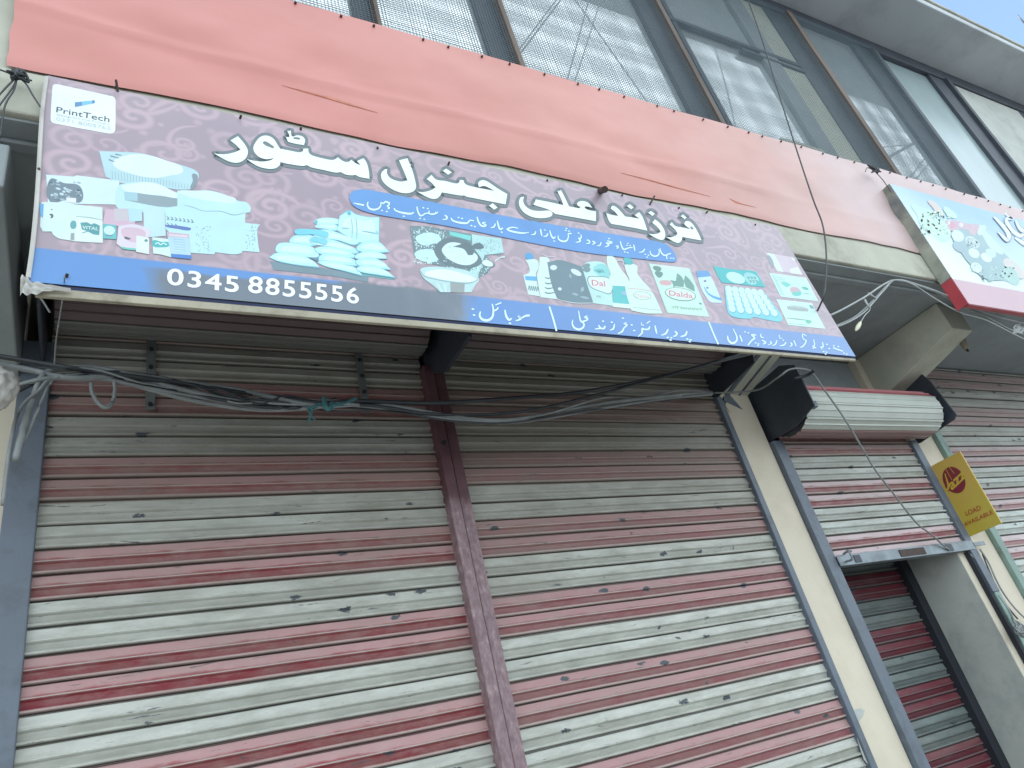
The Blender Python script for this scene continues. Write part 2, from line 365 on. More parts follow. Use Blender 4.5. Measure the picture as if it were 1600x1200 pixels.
# bay with the horizontal rail and the concrete column standing inside it
rz0 = at(1060, 57, -.70); rz1 = at(1290, 148, -.70)
MB().box(3.055, 4.40, -.80, -.765, rz0[2]-.02, rz0[2]+.02).build('transom', m_mullion, B, bevel=.003)
MB().box(3.75, 4.40, -.80, -.765, rz0[2]-.085, rz0[2]-.06).build('transom', m_mullion, B, bevel=.003)
MB().box(3.96, 4.14, -.795, -.761, SZ-.02, EZ-.17).build('column', m_soffit, B, bevel=.006)
MB().box(4.145, 4.40, -.785, -.761, SZ-.02, EZ-.17).build('column', m_beam, B, bevel=.006)
MB().box(3.55, 3.95, -.818, -.765, SZ, SZ+.085).build('sill_block', m_fascia, B, bevel=.01)
MB().box(6.92, 8.2, -.785, -.761, SZ-.02, EZ-.17).build('blank_panel', m_plaster, B)

# ================================================================ roller shutters
PROF = [(0, -6), (.035, -6), (.05, 3), (.42, 9), (.45, 12.5), (.475, 12.5), (.51, 10), (.57, 4), (.79, -1), (.815, 8), (.86, 13.5), (.93, 14), (.972, 9), (.985, -6)]
def curtain(name, x0, x1, z0, z1, pitch, phase, y, mat, par, nx=34, wob=.003, seed=0):
    """slats from z0 up to z1; phase = world height of the lower edge of a red pair"""
    k0 = math.floor((z0-phase)/pitch); k1 = math.ceil((z1-phase)/pitch)
    V = []; Fc = []; red = []; tt = []; xs = np.linspace(x0, x1, nx+1); rows = []
    for k in range(k1-1, k0-1, -1):
        dz = random.uniform(-.0015, .0015); dy = random.uniform(-.0015, .0015); sl = random.uniform(-.0016, .0016)
        for t, o in PROF:
            z = phase+(k+1-t)*pitch+dz
            if z > z1 or z < z0: continue
            rows.append((z, o, 1.0 if k % 4 in (0, 1) else 0.0, t, dy, sl))
    for (z, o, r, t, dy, sl) in rows:
        for x in xs:
            u = (x-x0)/(x1-x0)-.5
            w = noise.noise(Vector((x*1.7+seed, z*.9, seed)))*wob; w2 = noise.noise(Vector((x*2.1, z*3+seed, 4.2)))*.0022
            V.append((x, y-o*.001*1.0+w+dy, z+w2+sl*u*2)); red.append(r); tt.append(t)
    n = nx+1
    for i in range(len(rows)-1):
        Fc += [(i*n+j, i*n+j+1, (i+1)*n+j+1, (i+1)*n+j) for j in range(nx)]
    o = mesh_obj(name, V, [f[::-1] for f in Fc], mat, par, attrs={'red': red, 't': tt})
    return o
def roll(par, x0, x1, cy, cz, r, cols, nfac=11, mat=m_print, rot=0.0):
    mb = MB()
    for k in range(nfac):
        a0 = rot+2*math.pi*k/nfac; a1 = rot+2*math.pi*(k+1)/nfac; c = cols[k % len(cols)]
        seg = []
        for t, o in ((0, -.006), (.04, .0), (.42, .004), (.46, .0085), (.52, .002), (.82, .001), (.88, .0075), (.97, .004)):
            a = a0+(a1-a0)*t
            p0 = np.array([math.cos(a0), math.sin(a0)])*r; p1 = np.array([math.cos(a1), math.sin(a1)])*r
            q = p0+(p1-p0)*t; nrm = np.array([math.cos((a0+a1)/2), math.sin((a0+a1)/2)]); q = q+nrm*o
            seg.append((cy-q[0], cz+q[1]))
        nxt = 2*math.pi*((k+1) % nfac)/nfac+rot
        q = np.array([math.cos(nxt), math.sin(nxt)])*r; nrm = np.array([math.cos((nxt+a1)/2), math.sin((nxt+a1)/2)])
        a2 = rot+2*math.pi*((k+1) % nfac+.5)/nfac; q = q+np.array([math.cos(a2), math.sin(a2)])*-.006
        seg.append((cy-q[0], cz+q[1]))
        v = [(x0, yy, zz) for yy, zz in seg]+[(x1, yy, zz) for yy, zz in seg]; m_ = len(seg)
        mb.add(v, [(i, i+1, m_+i+1, m_+i) for i in range(m_-1)], c)
        for x in (x0, x1): mb.add([(x, cy, cz)]+[(x, yy, zz) for yy, zz in seg], [(0, i+1, i+2) for i in range(m_-1)], (.05, .05, .06))
    return mb.build('shutter_roll', mat, par, colored=True)
def plate(par, x, poly, th=.012, mat=m_black):
    return MB().prism([(x-th/2, y, z) for y, z in poly], (th, 0, 0)).build('end_plate', mat, par, bevel=.003)
RP, RQ = S(118, 118, 112), S(108, 90, 90)
RW, RR, RD = S(196, 202, 194), S(170, 92, 98), S(150, 120, 118)

m_strap = M('dull_zinc', S(112, 116, 116), .6, .2, 9)
PIT1 = .0315*2.6; PH1 = .439*2.6+1.6
PIT2 = .0311*2.6; PH2 = .0698*2.6+1.6
s1 = empty('roller_shutter', (.5, 0, 0), 'wide closed roller shutter of red and grey striped slats left of the maroon post', 'roller shutter', 'roller shutters along the shop front')
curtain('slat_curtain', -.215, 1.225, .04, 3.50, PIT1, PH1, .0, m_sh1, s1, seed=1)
MB().box(-.30, -.207, -.035, .03, -.02, 3.36).build('guide_rail', m_guide, s1, bevel=.004)
roll(s1, -.2, 1.2, -.14, 3.475, .125, [RQ, RQ, RP, RP], 10)
plate(s1, -.235, [(.02, 3.6), (-.36, 3.6), (-.40, 3.42), (-.33, 3.30), (.02, 3.25)])
for px in (237, 552):
    tp, bp = at(px, 500, -.024), at(px+3, 645 if px > 300 else 640, -.024)
    st = MB().box(tp[0]-.016, tp[0]+.016, -.026, -.021, bp[2], 3.42).build('strap', m_strap, s1)
    for k in range(6):
        z = bp[2]+.02+k*PIT1; MB().tube([(tp[0], -.026, z), (tp[0], -.034, z)], .008, 8, smooth=False).build('bolt', m_dark, st)
s2 = empty('roller_shutter', (2.2, 0, 0), 'wide roller shutter of faded pink and grey slats right of the maroon post', 'roller shutter', 'roller shutters along the shop front')
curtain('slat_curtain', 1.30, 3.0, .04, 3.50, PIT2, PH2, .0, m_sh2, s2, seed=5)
MB().box(2.992, 3.032, -.035, .03, -.02, 3.24).build('guide_rail', m_guide, s2, bevel=.004)
roll(s2, 1.3, 2.96, -.14, 3.475, .125, [RQ, RQ, RP, RP], 10)
plate(s2, 3.0, [(.02, 3.23), (-.364, 3.257), (-.39, 3.40), (-.36, 3.6), (.02, 3.6)])
plate(s2, 1.262, [(.02, 3.34), (-.17, 3.22), (-.45, 3.215), (-.46, 3.30), (-.42, 3.6), (.02, 3.6)], .02)

post = empty('steel_post', (1.26, 0, 0), 'maroon painted steel post standing between the two wide shutters', 'post')
m_maroon, nt, b = new_mat('maroon_paint')          # lower part of the post is a paler, speckled mauve
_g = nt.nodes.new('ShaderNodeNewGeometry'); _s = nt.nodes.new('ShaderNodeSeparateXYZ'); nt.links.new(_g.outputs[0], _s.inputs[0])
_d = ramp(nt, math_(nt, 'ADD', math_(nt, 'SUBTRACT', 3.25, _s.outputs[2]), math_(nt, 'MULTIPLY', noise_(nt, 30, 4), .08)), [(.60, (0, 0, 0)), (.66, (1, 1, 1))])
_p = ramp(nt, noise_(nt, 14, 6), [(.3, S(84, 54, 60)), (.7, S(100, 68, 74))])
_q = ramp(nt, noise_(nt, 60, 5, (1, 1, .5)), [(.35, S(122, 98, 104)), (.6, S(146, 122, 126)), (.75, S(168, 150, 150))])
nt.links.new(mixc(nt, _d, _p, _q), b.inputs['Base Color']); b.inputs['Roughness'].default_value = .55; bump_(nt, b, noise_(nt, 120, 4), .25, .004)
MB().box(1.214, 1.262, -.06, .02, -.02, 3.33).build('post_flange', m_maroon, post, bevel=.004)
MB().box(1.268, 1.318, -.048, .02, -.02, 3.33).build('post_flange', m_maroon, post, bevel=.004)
MB().box(1.2625, 1.2675, -.042, .02, -.02, 3.33).build('seam', m_rail, post)
MB().tube([(1.24, -.06, 2.93), (1.24, -.068, 2.93)], .011, 8, smooth=False).build('bolt', m_dark, post)

s3 = empty('roller_shutter', (3.9, 0, 2.2), 'narrow door shutter half open below its exposed barrel of rolled slats', 'roller shutter', 'roller shutters along the shop front')
PIT3 = PIT1
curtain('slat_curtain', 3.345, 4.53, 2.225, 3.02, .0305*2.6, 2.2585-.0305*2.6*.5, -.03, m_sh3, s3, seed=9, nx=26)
MB().box(3.27, 3.35, -.05, .03, -.02, 2.95).build('guide_rail', m_guide, s3, bevel=.004)
MB().box(4.532, 4.60, -.058, -.0205, 1.95, 2.95).build('guide_rail', m_guide, s3, bevel=.004)
MB().box(4.545, 4.60, -.055, -.0205, -.02, 1.95).build('guide_rail', m_green, s3, bevel=.004)
MB().box(4.51, 4.531, -.05, -.0205, -.02, 2.2).build('guide_groove', m_dark, s3)
roll(s3, 3.33, 4.60, -.165, 3.075, .148, [RW, RR, RR, RR, RR, RR, RD, RD, RD, RW, RW], 11, rot=math.radians(-8))
plate(s3, 3.312, [(.02, 2.97), (.02, 3.30), (-.27, 3.315), (-.365, 3.26), (-.365, 3.0), (-.20, 2.955)])
plate(s3, 4.665, [(.02, 2.95), (.02, 3.38), (-.27, 3.34), (-.30, 3.25), (-.335, 2.985), (-.31, 2.965), (-.04, 2.94)])
for xx in (3.312,):
    d_ = 1 if xx < 4 else -1
    MB().box(min(xx, xx+d_*.035), max(xx, xx+d_*.03), -.362, -.33, 2.992, 3.03).build('plate_lip', m_guide, s3, bevel=.003)
    MB().tube([(xx, -.165, 3.075), (xx+d_*.1, -.165, 3.075)], .02, 10, smooth=False).build('axle', m_black, s3)
# bottom rail with its slots, tabs and staple
br = MB(); rx0, rx1, rz = 3.345, 4.585, 2.235
br.box(rx0, rx1, -.062, -.056, rz-.03, rz+.028); br.box(rx0, rx1, -.0555, -.012, rz-.03, rz-.025)
rail = br.build('bottom_rail', m_rail, s3, bevel=.002)
for a, b_, mt in ((3.47, 3.52, m_black), (3.86, 4.09, m_iron), (4.3, 4.36, m_black)): MB().box(a, b_, -.066, -.0625, rz-.022, rz+.018).build('slot', mt, rail)
MB().box(4.585, 4.70, -.066, -.058, rz-.012, rz+.012).build('tab', m_rail, rail, bevel=.002)
MB().tube([(3.40, -.064, rz-.01), (3.40, -.10, rz-.01), (3.40, -.10, rz+.03), (3.40, -.064, rz+.03)], .006).build('staple', m_rail, rail)

s4 = empty('roller_shutter', (3.9, .34, 0), 'dark inner roller shutter of crimson and grey slats set back inside the doorway', 'roller shutter', 'roller shutters along the shop front')
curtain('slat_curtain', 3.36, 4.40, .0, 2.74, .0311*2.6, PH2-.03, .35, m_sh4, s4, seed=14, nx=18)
MB().box(4.372, 4.447, .30, .36, -.02, 2.74).build('guide_rail', m_dark, s4)
s5 = empty('roller_shutter', (6, .03, 0), 'pale roller shutter of the next shop behind the yellow sign at the right', 'roller shutter', 'roller shutters along the shop front')
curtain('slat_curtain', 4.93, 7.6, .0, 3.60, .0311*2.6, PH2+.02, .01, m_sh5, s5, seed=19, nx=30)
MB().box(4.862, 4.932, -.05, .03, -.02, 3.3).build('guide_rail', m_green, s5, bevel=.004)

# ================================================================ overhead wires across the street, seen as reflections in the panes
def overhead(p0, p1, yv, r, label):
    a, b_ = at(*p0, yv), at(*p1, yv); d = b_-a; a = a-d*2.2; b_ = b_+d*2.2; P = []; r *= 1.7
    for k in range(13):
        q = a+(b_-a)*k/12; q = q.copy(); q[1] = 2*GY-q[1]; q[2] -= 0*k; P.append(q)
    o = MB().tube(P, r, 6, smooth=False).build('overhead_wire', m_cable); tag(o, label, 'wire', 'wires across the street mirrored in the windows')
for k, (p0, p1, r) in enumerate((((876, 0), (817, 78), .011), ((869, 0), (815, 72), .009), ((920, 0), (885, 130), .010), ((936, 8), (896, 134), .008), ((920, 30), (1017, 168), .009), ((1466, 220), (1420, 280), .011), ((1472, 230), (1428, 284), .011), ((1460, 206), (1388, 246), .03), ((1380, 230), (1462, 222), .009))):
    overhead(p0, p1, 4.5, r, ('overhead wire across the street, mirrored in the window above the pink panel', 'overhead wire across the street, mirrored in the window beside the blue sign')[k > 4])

# ================================================================ printed signs: helpers
class Plane:
    def __init__(s, o, n):
        s.o = np.array(o, float); s.n = np.array(n, float)/np.linalg.norm(n)
    def p(s, px, py, off=0.0):
        d = ray(px, py); t = ((s.o-CAMP)@s.n)/(d@s.n); return CAMP+d*t+s.n*off
def smooth_poly(pts, sub=5):
    """closed outline through pts; a third entry 1 marks a sharp corner"""
    P = [np.array(p[:2], float) for p in pts]; sh = [len(p) > 2 and p[2] for p in pts]; n = len(P); out = []
    for i in range(n):
        a, b = P[i], P[(i+1) % n]; d = b-a; L = np.linalg.norm(d)
        ta = d*.0 if sh[i] else (P[(i+1) % n]-P[i-1]); tb = d*0 if sh[(i+1) % n] else (P[(i+2) % n]-P[i])
        ta = d if sh[i] else ta/(np.linalg.norm(ta)+1e-9)*L; tb = d if sh[(i+1) % n] else tb/(np.linalg.norm(tb)+1e-9)*L
        for k in range(sub):
            t = k/sub; h1 = 2*t**3-3*t**2+1; h2 = -2*t**3+3*t**2; h3 = t**3-2*t**2+t; h4 = t**3-t**2
            out.append(h1*a+h2*b+h3*ta+h4*tb)
    return out
class Art:
    """printed shapes: outlines in the picture of the sign, laid on the sign's own plane in thin layers"""
    def __init__(s, plane, off): s.pl = plane; s.off = off; s.mb = MB(); s.n = 0; s.step = .00003
    def poly(s, pts, col, smooth=False, tf=None, keep=False):
        if tf: pts = [(*tf([p[:2]])[0], *p[2:]) for p in pts]
        q = smooth_poly(pts) if smooth else pts
        v = [s.pl.p(p[0], p[1], s.off+s.n*s.step) for p in q]; s.mb.add(v, [tuple(range(len(v)))], col)
        if not keep: s.n += 1
        return s
    def stroke(s, pts, col, tf=None, sub=5, closed=False):
        """pen stroke: (x, y, width)"""
        P = np.array([(*(tf([p[:2]])[0] if tf else p[:2]), p[2]) for p in pts], float)
        if closed: C = np.array(P)
        elif len(P) > 2: C = np.array(cat(list(P), sub))
        else: C = P
        m = len(C); Lp = []; Rp = []
        for i in range(m):
            a = C[(i-1) % m] if closed else C[max(i-1, 0)]; b = C[(i+1) % m] if closed else C[min(i+1, m-1)]
            t = b[:2]-a[:2]; t /= np.linalg.norm(t)+1e-9; nn = np.array([-t[1], t[0]])*C[i, 2]/2
            Lp.append(C[i, :2]+nn); Rp.append(C[i, :2]-nn)
        v = [s.pl.p(*p, s.off+s.n*s.step) for p in Lp]+[s.pl.p(*p, s.off+s.n*s.step) for p in Rp]
        f = [(i, i+1, m+i+1, m+i) for i in range(m-1)]
        if closed: f.append((m-1, 0, m, 2*m-1))
        s.mb.add(v, f, col); return s
    def dot(s, x, y, w, col, tf=None, ang=.12):
        c = tf([(x, y)])[0] if tf else (x, y)
        a = np.array([math.cos(ang), math.sin(ang)])*w*.62; b = np.array([-.35, .9])*w*.42
        c = np.array(c); return s.poly([tuple(c-a-b*.2), tuple(c+b*-.9), tuple(c+a+b*.2), tuple(c+b*.9)], col, keep=True)
    def ell(s, x, y, rx, ry, ang, col, tf=None, n=20, keep=False):
        ca, sa = math.cos(ang), math.sin(ang)
        return s.poly([(x+rx*math.cos(a)*ca-ry*math.sin(a)*sa, y+rx*math.cos(a)*sa+ry*math.sin(a)*ca) for a in np.linspace(0, 2*math.pi, n, endpoint=False)], col, tf=tf, keep=keep)
    def text(s, body, bl, br, tl, col, bold=0.0, tf=None, space=1.0, keep=False):
        v, f = glyphs(body, bold, space)
        if tf: bl, br, tl = tf([bl, br, tl])
        o = s.off+s.n*s.step; a, b, c = s.pl.p(*bl, o), s.pl.p(*br, o), s.pl.p(*tl, o)
        s.mb.add([a+(b-a)*x+(c-a)*y for x, y in v], f, col)
        if not keep: s.n += 1
        return s
    def build(s, name, par, mat=None): return s.mb.build(name, mat or m_print, par, colored=True)
def glyphs(body, bold=0.0, space=1.0):
    cu = bpy.data.curves.new('lettering', 'FONT'); cu.body = body; cu.offset = bold; cu.space_character = space; cu.resolution_u = 4
    o = bpy.data.objects.new('lettering', cu); COL.objects.link(o); bpy.context.view_layer.update()
    me = bpy.data.meshes.new_from_object(o.evaluated_get(bpy.context.evaluated_depsgraph_get()))
    v = np.array([p.co[:2] for p in me.vertices]); f = [tuple(p.vertices) for p in me.polygons]
    bpy.data.objects.remove(o); bpy.data.curves.remove(cu); bpy.data.meshes.remove(me)
    lo, hi = v.min(0), v.max(0); return (v-lo)/(hi-lo), f

# ================================================================ faded pink fabric panel above the shop sign
m_pink, nt, b = new_mat('faded_pink_flex')
gx = nt.nodes.new('ShaderNodeNewGeometry'); sx = nt.nodes.new('ShaderNodeSeparateXYZ'); nt.links.new(gx.outputs[0], sx.inputs[0])
fadeR = ramp(nt, math_(nt, 'ADD', math_(nt, 'MULTIPLY', sx.outputs[0], .2), math_(nt, 'MULTIPLY', noise_(nt, 1.4, 4, (1, 1, 1.5)), .3)), [(.30, S(206, 138, 130)), (.62, S(208, 150, 140)), (.86, S(210, 176, 170)), (1.0, S(210, 190, 190))])
cl = ramp(nt, noise_(nt, 3, 5, (.7, 1, 1)), [(.3, (.88, .82, .80)), (.7, (1, 1, 1))])
spk = ramp(nt, noise_(nt, 60, 3, (1, 1, .5)), [(.74, (0, 0, 0)), (.78, (.5,)*3)])
nt.links.new(mixc(nt, spk, mixc(nt, 1.0, fadeR, cl, 'MULTIPLY'), S(190, 150, 140)), b.inputs['Base Color']); b.inputs['Roughness'].default_value = .42
b.inputs['Specular IOR Level'].default_value = .45
fab = empty('fabric_panel', (2.5, FR, 3.8), 'long faded pink fabric panel nailed along the parapet between the signs and the windows', 'banner')
nx, nz = 240, 36; V = []; x0, x1 = at(14, 60, FR-.02)[0], 8.0
def fab_y(x, z):
    v = min(1, max(0, (z-3.822)/.778)); e = math.sin(math.pi*v)**1.1
    sag = .016*e+.022*e*noise.noise(Vector((x*.75-z*1.4, z*1.9, 2)))+.014*e*noise.noise(Vector((x*2.1+z*3.2, z*2.5, 9)))
    sag += .006*e*noise.noise(Vector((x*5-z*4, z*6, 5)))
    return FR-.005-sag-.008*math.exp(-((z-(4.11-.02*x))/.018)**2)*(1 if x < 3 else .4)   # crease of the batten below
for j in range(nz+1):
    for i in range(nx+1):
        u, v = i/nx, j/nz; x = x0+(x1-x0)*u
        zt = 4.600+.004*math.sin(x*9)+.006*noise.noise(Vector((x*2, 1, 0))); zb = 3.832+.008*math.sin(x*5.3)+.006*noise.noise(Vector((x*6, 7, 0)))
        z = zb+(zt-zb)*v
        xx = x+(.02*noise.noise(Vector((z*14, 3, 1))) if i == 0 else 0)
        V.append((xx, FR-.0008 if j == 0 else fab_y(x, z), z))
n = nx+1
mesh_obj('fabric_sheet', V, [(j*n+i, j*n+i+1, (j+1)*n+i+1, (j+1)*n+i) for j in range(nz) for i in range(nx)], m_pink, fab, smooth=True)
for i in range(46):
    x = -.4+i*.17+random.uniform(-.04, .04); z = 4.578+random.uniform(-.006, .004)
    MB().tube([(x, FR-.004, z), (x, FR-.016, z)], .0055, 6, smooth=False).build('nail', m_iron, fab)
m_rust = M('rust_stain', S(196, 122, 96), .6, .2, 16, dirt=S(150, 96, 80), dirt_amt=.7, dirt_scale=22)
pk = Plane((0, FR-.036, 0), (0, -1, 0))
def tear(pts, off=.004):
    q = []
    for x, y in [tuple(np.array(pts[i])*(1-k/6)+np.array(pts[(i+1) % len(pts)])*k/6) for i in range(len(pts)) for k in range(6)]:
        p = at(x, y, FR-.04)
        for _ in range(3): p = at(x, y, fab_y(p[0], p[2])-.0015)
        q.append(p)
    MB().prism(q, (0, .001, 0)).build('rust_streak', m_rust, fab)
tear([(440, 133), (480, 143), (520, 153), (560, 166), (590, 176), (545, 164), (510, 153.5), (480, 145)], .018)
tear([(970, 270), (1010, 279), (1050, 290), (1110, 307), (1060, 294.5), (1020, 283.5)], .012)
tear([(1140, 310), (1160, 318), (1182, 324), (1150, 317)], .012)
pipe = MB().tube([at(938, 298, FR-.02), at(945, 296, FR-.10)], .015, 10, smooth=False).build('pipe_stub', m_iron)
tag(pipe, 'short rusty pipe end poking out of the pink panel above the shop sign', 'pipe')

# ================================================================ main shop sign
zt, zb = 1.6+1.25*1.747, 1.6+.786*1.726
SP = Plane((0, -2.6+1.747, zt), np.cross([1, 0, 0], np.array([0, (-2.6+1.747)-(-2.6+1.726), zt-zb])))
if SP.n[1] > 0: SP.n = -SP.n
SG = empty('shop_sign', tuple(SP.p(690, 400)), 'large purple shop sign with white title lettering, product pictures and blue bottom strip', 'shop sign')
TL, TR, BR, BL = [SP.p(*p) for p in ((75, 118), (1215, 355), (1337, 557), (46, 440))]
nu, nv = 1000, 270
U, Vv = np.meshgrid(np.linspace(0, 1, nu+1), np.linspace(0, 1, nv+1))
G = (BL[None, None]*(1-U[..., None])*(1-Vv[..., None])+BR*U[..., None]*(1-Vv[..., None])+TL*(1-U[..., None])*Vv[..., None]+TR*U[..., None]*Vv[..., None])
# loose vinyl: slight slack between the nails
def fbm(Ux, Vx, s, seed):
    r = np.random.default_rng(seed); out = 0
    for k in range(6):
        a = r.uniform(0, 6.28); f = s*(1.7**k)*.6; out = out+np.sin((Ux*4*math.cos(a)+Vx*math.sin(a))*f+r.uniform(0, 6.28)+1.2*np.sin((Ux*4*math.sin(a)-Vx*math.cos(a))*f*.6+r.uniform(0, 6)))/(1.5**k)
    return out/2.4
slack = np.sin(np.pi*U)**.5*np.sin(np.pi*Vv)**.7
G = G+SP.n[None, None]*(-.0006*slack[..., None]*(1+.4*fbm(U, Vv, 3, 5)[..., None]))
PX, PY = proj(G)
W_, H_ = np.linalg.norm(BR-BL), np.linalg.norm(TL-BL); X_, Z_ = U*W_, Vv*H_
base = np.array(S(158, 142, 154)); sw = np.array(S(194, 170, 180))
base2 = np.array(S(166, 151, 158))
mixn = np.clip(.5+.6*fbm(U, Vv, 5, 11), 0, 1)[..., None]
C = base*(1-mixn)+base2*mixn
# damask scrolls: spirals with tails, printed paler than the ground
D = np.zeros_like(U)
def blob(x, z, r, a):
    i0, i1 = int((x-2.2*r)/W_*nu), int((x+2.2*r)/W_*nu)+1; j0, j1 = int((z-2.2*r)/H_*nv), int((z+2.2*r)/H_*nv)+1
    i0, i1, j0, j1 = max(i0, 0), min(i1, nu), max(j0, 0), min(j1, nv)
    if i0 >= i1 or j0 >= j1: return
    q = np.exp(-(((X_[j0:j1+1, i0:i1+1]-x)**2+(Z_[j0:j1+1, i0:i1+1]-z)**2)/r**2)**1.6)*a
    D[j0:j1+1, i0:i1+1] = np.maximum(D[j0:j1+1, i0:i1+1], q)
R2 = random.Random(3)
cell = .128
for ix in range(int(W_/cell)+2):
    for iz in range(int(H_/cell)+2):
        cx, cz = (ix+R2.uniform(-.1, .7)+.35*(iz % 2))*cell, (iz+R2.uniform(-.1, .7))*cell
        r0 = R2.uniform(.032, .07); th0 = R2.uniform(0, 6.28); turns = R2.uniform(1.1, 1.75); sg = R2.choice((-1, 1)); am = R2.uniform(.55, .9)
        wd = r0*R2.uniform(.17, .26)
        for k in range(70):
            t = k/69; a = th0+sg*t*turns*6.283; rr = r0*(1-.86*t); blob(cx+rr*math.cos(a)*1.15, cz+rr*math.sin(a), wd*(1-.45*t), am)
        dx, dz = -math.sin(th0)*-sg, math.cos(th0)*-sg; px_, pz_ = cx+r0*math.cos(th0)*1.15, cz+r0*math.sin(th0); cv = R2.uniform(-9, 9)
        for k in range(26):                          # tail
            ang = cv*k*.006; ddx, ddz = dx*math.cos(ang)-dz*math.sin(ang), dx*math.sin(ang)+dz*math.cos(ang)
            px_ += ddx*.005; pz_ += ddz*.005; blob(px_, pz_, wd*(1-.6*k/26), am)
        for q in range(3):                           # little leaves
            a = R2.uniform(0, 6.28); blob(cx+r0*1.35*math.cos(a), cz+r0*1.25*math.sin(a), R2.uniform(.008, .017), am*.8)
C = C*(1-.85*D[..., None])+sw*.85*D[..., None]
# blue strip along the bottom with the grey painted-over patch
barline = 386+(PX-56)*.1109
inb = np.clip((PY-barline)/1.6, 0, 1)[..., None]
blue = np.array(S(92, 140, 198))*(1+.06*fbm(U, Vv, 8, 2))[..., None]
C = C*(1-inb)+blue*inb
gm = np.clip((PX-(205+25*fbm(U*9, Vv*3, 4, 31)))/55, 0, 1)*np.clip((742+14*fbm(U*9, Vv*3, 5, 8)-PX)/22, 0, 1)
top_ = np.clip((PY-(barline+10-np.clip((PX-380)/14, 0, 14)+3*fbm(U*8, Vv, 5, 3)))/5, 0, 1)
gn = fbm(U*12, Vv*3, 4, 77); grey = np.array(S(110, 120, 128))*(1+.16*np.clip((PX-480)/260, 0, 1)*gn)[..., None]+np.array(S(60, 66, 62))*(np.clip((PX-560)/120, 0, 1)*np.clip(gn, 0, 1))[..., None]*.5
gm = (gm*top_*.96)[..., None]; C = C*(1-gm)+grey*gm
# paler towards the right end: sky sheen put into the print colour
bl_ = (np.clip((PX-620)/760, 0, 1)*.16)[..., None]; C = C*(1-bl_)+np.array(S(214, 212, 222))*bl_
n = nu+1
idx = (np.arange(nv)[:, None]*n+np.arange(nu)[None]).ravel()
quads = np.stack([idx, idx+1, idx+n+1, idx+n], 1)
me = bpy.data.meshes.new('banner'); me.vertices.add(n*(nv+1)); me.vertices.foreach_set('co', G.reshape(-1, 3).astype(np.float32).ravel())
me.loops.add(quads.size); me.loops.foreach_set('vertex_index', quads.ravel().astype(np.int32))
me.polygons.add(len(quads)); me.polygons.foreach_set('loop_start', np.arange(0, quads.size, 4, dtype=np.int32))
me.polygons.foreach_set('use_smooth', np.ones(len(quads), bool))
me.update(calc_edges=True)
ca = me.color_attributes.new('Col', 'FLOAT_COLOR', 'POINT'); cc = np.ones((n*(nv+1), 4), np.float32); cc[:, :3] = np.clip(C, 0, 1).reshape(-1, 3); ca.data.foreach_set('color', cc.ravel())
m_banner = print_mat('banner_print', .36, .06, 3, .5)
me.materials.append(m_banner); o = bpy.data.objects.new('banner', me); COL.objects.link(o); o.parent = SG; o.matrix_parent_inverse = Matrix.Translation(SG.location).inverted()
# backing frame, wrapped edge and the loose flap at the lower left corner
nb = SP.n
def sbox(name, quad, depth, mat, par=SG, bevel=.002): return MB().prism([np.array(q)-nb*.008 for q in quad], -nb*depth).build(name, mat, par, bevel=bevel)
dn = (BL-TL)/np.linalg.norm(BL-TL)
sbox('sign_frame', [TL, TR, BR, BL], .022, m_wood)
MB().prism([BL+dn*.001-nb*.004, BR+dn*.001-nb*.004, BR+dn*.007-nb*.008, BL+dn*.010-nb*.008], -nb*.02).build('wrapped_hem', M('navy_hem', S(40, 52, 92), .5, .1), SG)
e = (BR-BL)
MB().prism([BL+e*.004+dn*.010-nb*.006, BR+dn*.008-nb*.006, BR+dn*.019-nb*.008, BL+e*.5+dn*.030-nb*.008, BL+e*.004+dn*.034-nb*.01], -nb*.012).build('bottom_batten', M('beige_batten', S(176, 170, 150), .7, .15, 8, dirt=S(110, 104, 92), dirt_amt=.6, dirt_scale=14), SG, bevel=.002)
fl = MB(); cols_ = 22; rows_ = 6; pts = []
top = [(33, 434), (40, 432), (47, 441), (60, 443), (80, 447), (110, 452)]; bot = [(31, 462), (40, 461), (52, 462), (66, 458), (84, 455), (112, 458)]
for j in range(rows_+1):
    for i in range(cols_+1):
        t = i/cols_*5; k = min(int(t), 4); f = t-k; tt_ = j/rows_
        a = np.array(top[k])*(1-f)+np.array(top[k+1])*f; b_ = np.array(bot[k])*(1-f)+np.array(bot[k+1])*f; q = a*(1-tt_)+b_*tt_
        pts.append(SP.p(q[0], q[1], .004+.008*math.sin(i*1.1+j*.9)*(1-i/cols_)+.004*math.sin(j*2.1)))
n2 = cols_+1
mesh_obj('loose_flap', pts, [(j*n2+i, j*n2+i+1, (j+1)*n2+i+1, (j+1)*n2+i) for j in range(rows_) for i in range(cols_)], m_cloth, SG, smooth=True)
MB().tube([SP.p(73, 122, .003), SP.p(66, 180, .005), SP.p(59, 300, .006), SP.p(52, 380, .006), SP.p(44, 436, .003)], .006, 6).build('side_hem', m_cloth, SG)
for px, py in ((180, 137), (375, 185), (470, 203), (590, 232), (700, 258), (855, 283), (972, 306), (1060, 326), (1103, 333), (1180, 352), (103, 433), (62, 268)):
    p = SP.p(px, py, -.002); ln = random.choice((.008, .01, .016)); q = p+nb*ln+np.array([random.uniform(-.004, .004), 0, random.uniform(-.003, .008)])
    MB().tube([p, q], .004, 6, smooth=False).build('nail', m_iron, SG)
MB().tube([SP.p(1015, 320, 0), SP.p(1019, 311, .02)], .004, 6, smooth=False).build('nail', m_iron, SG); MB().tube([SP.p(184, 143, 0), SP.p(181, 133, .02)], .004, 6, smooth=False).build('nail', m_iron, SG)

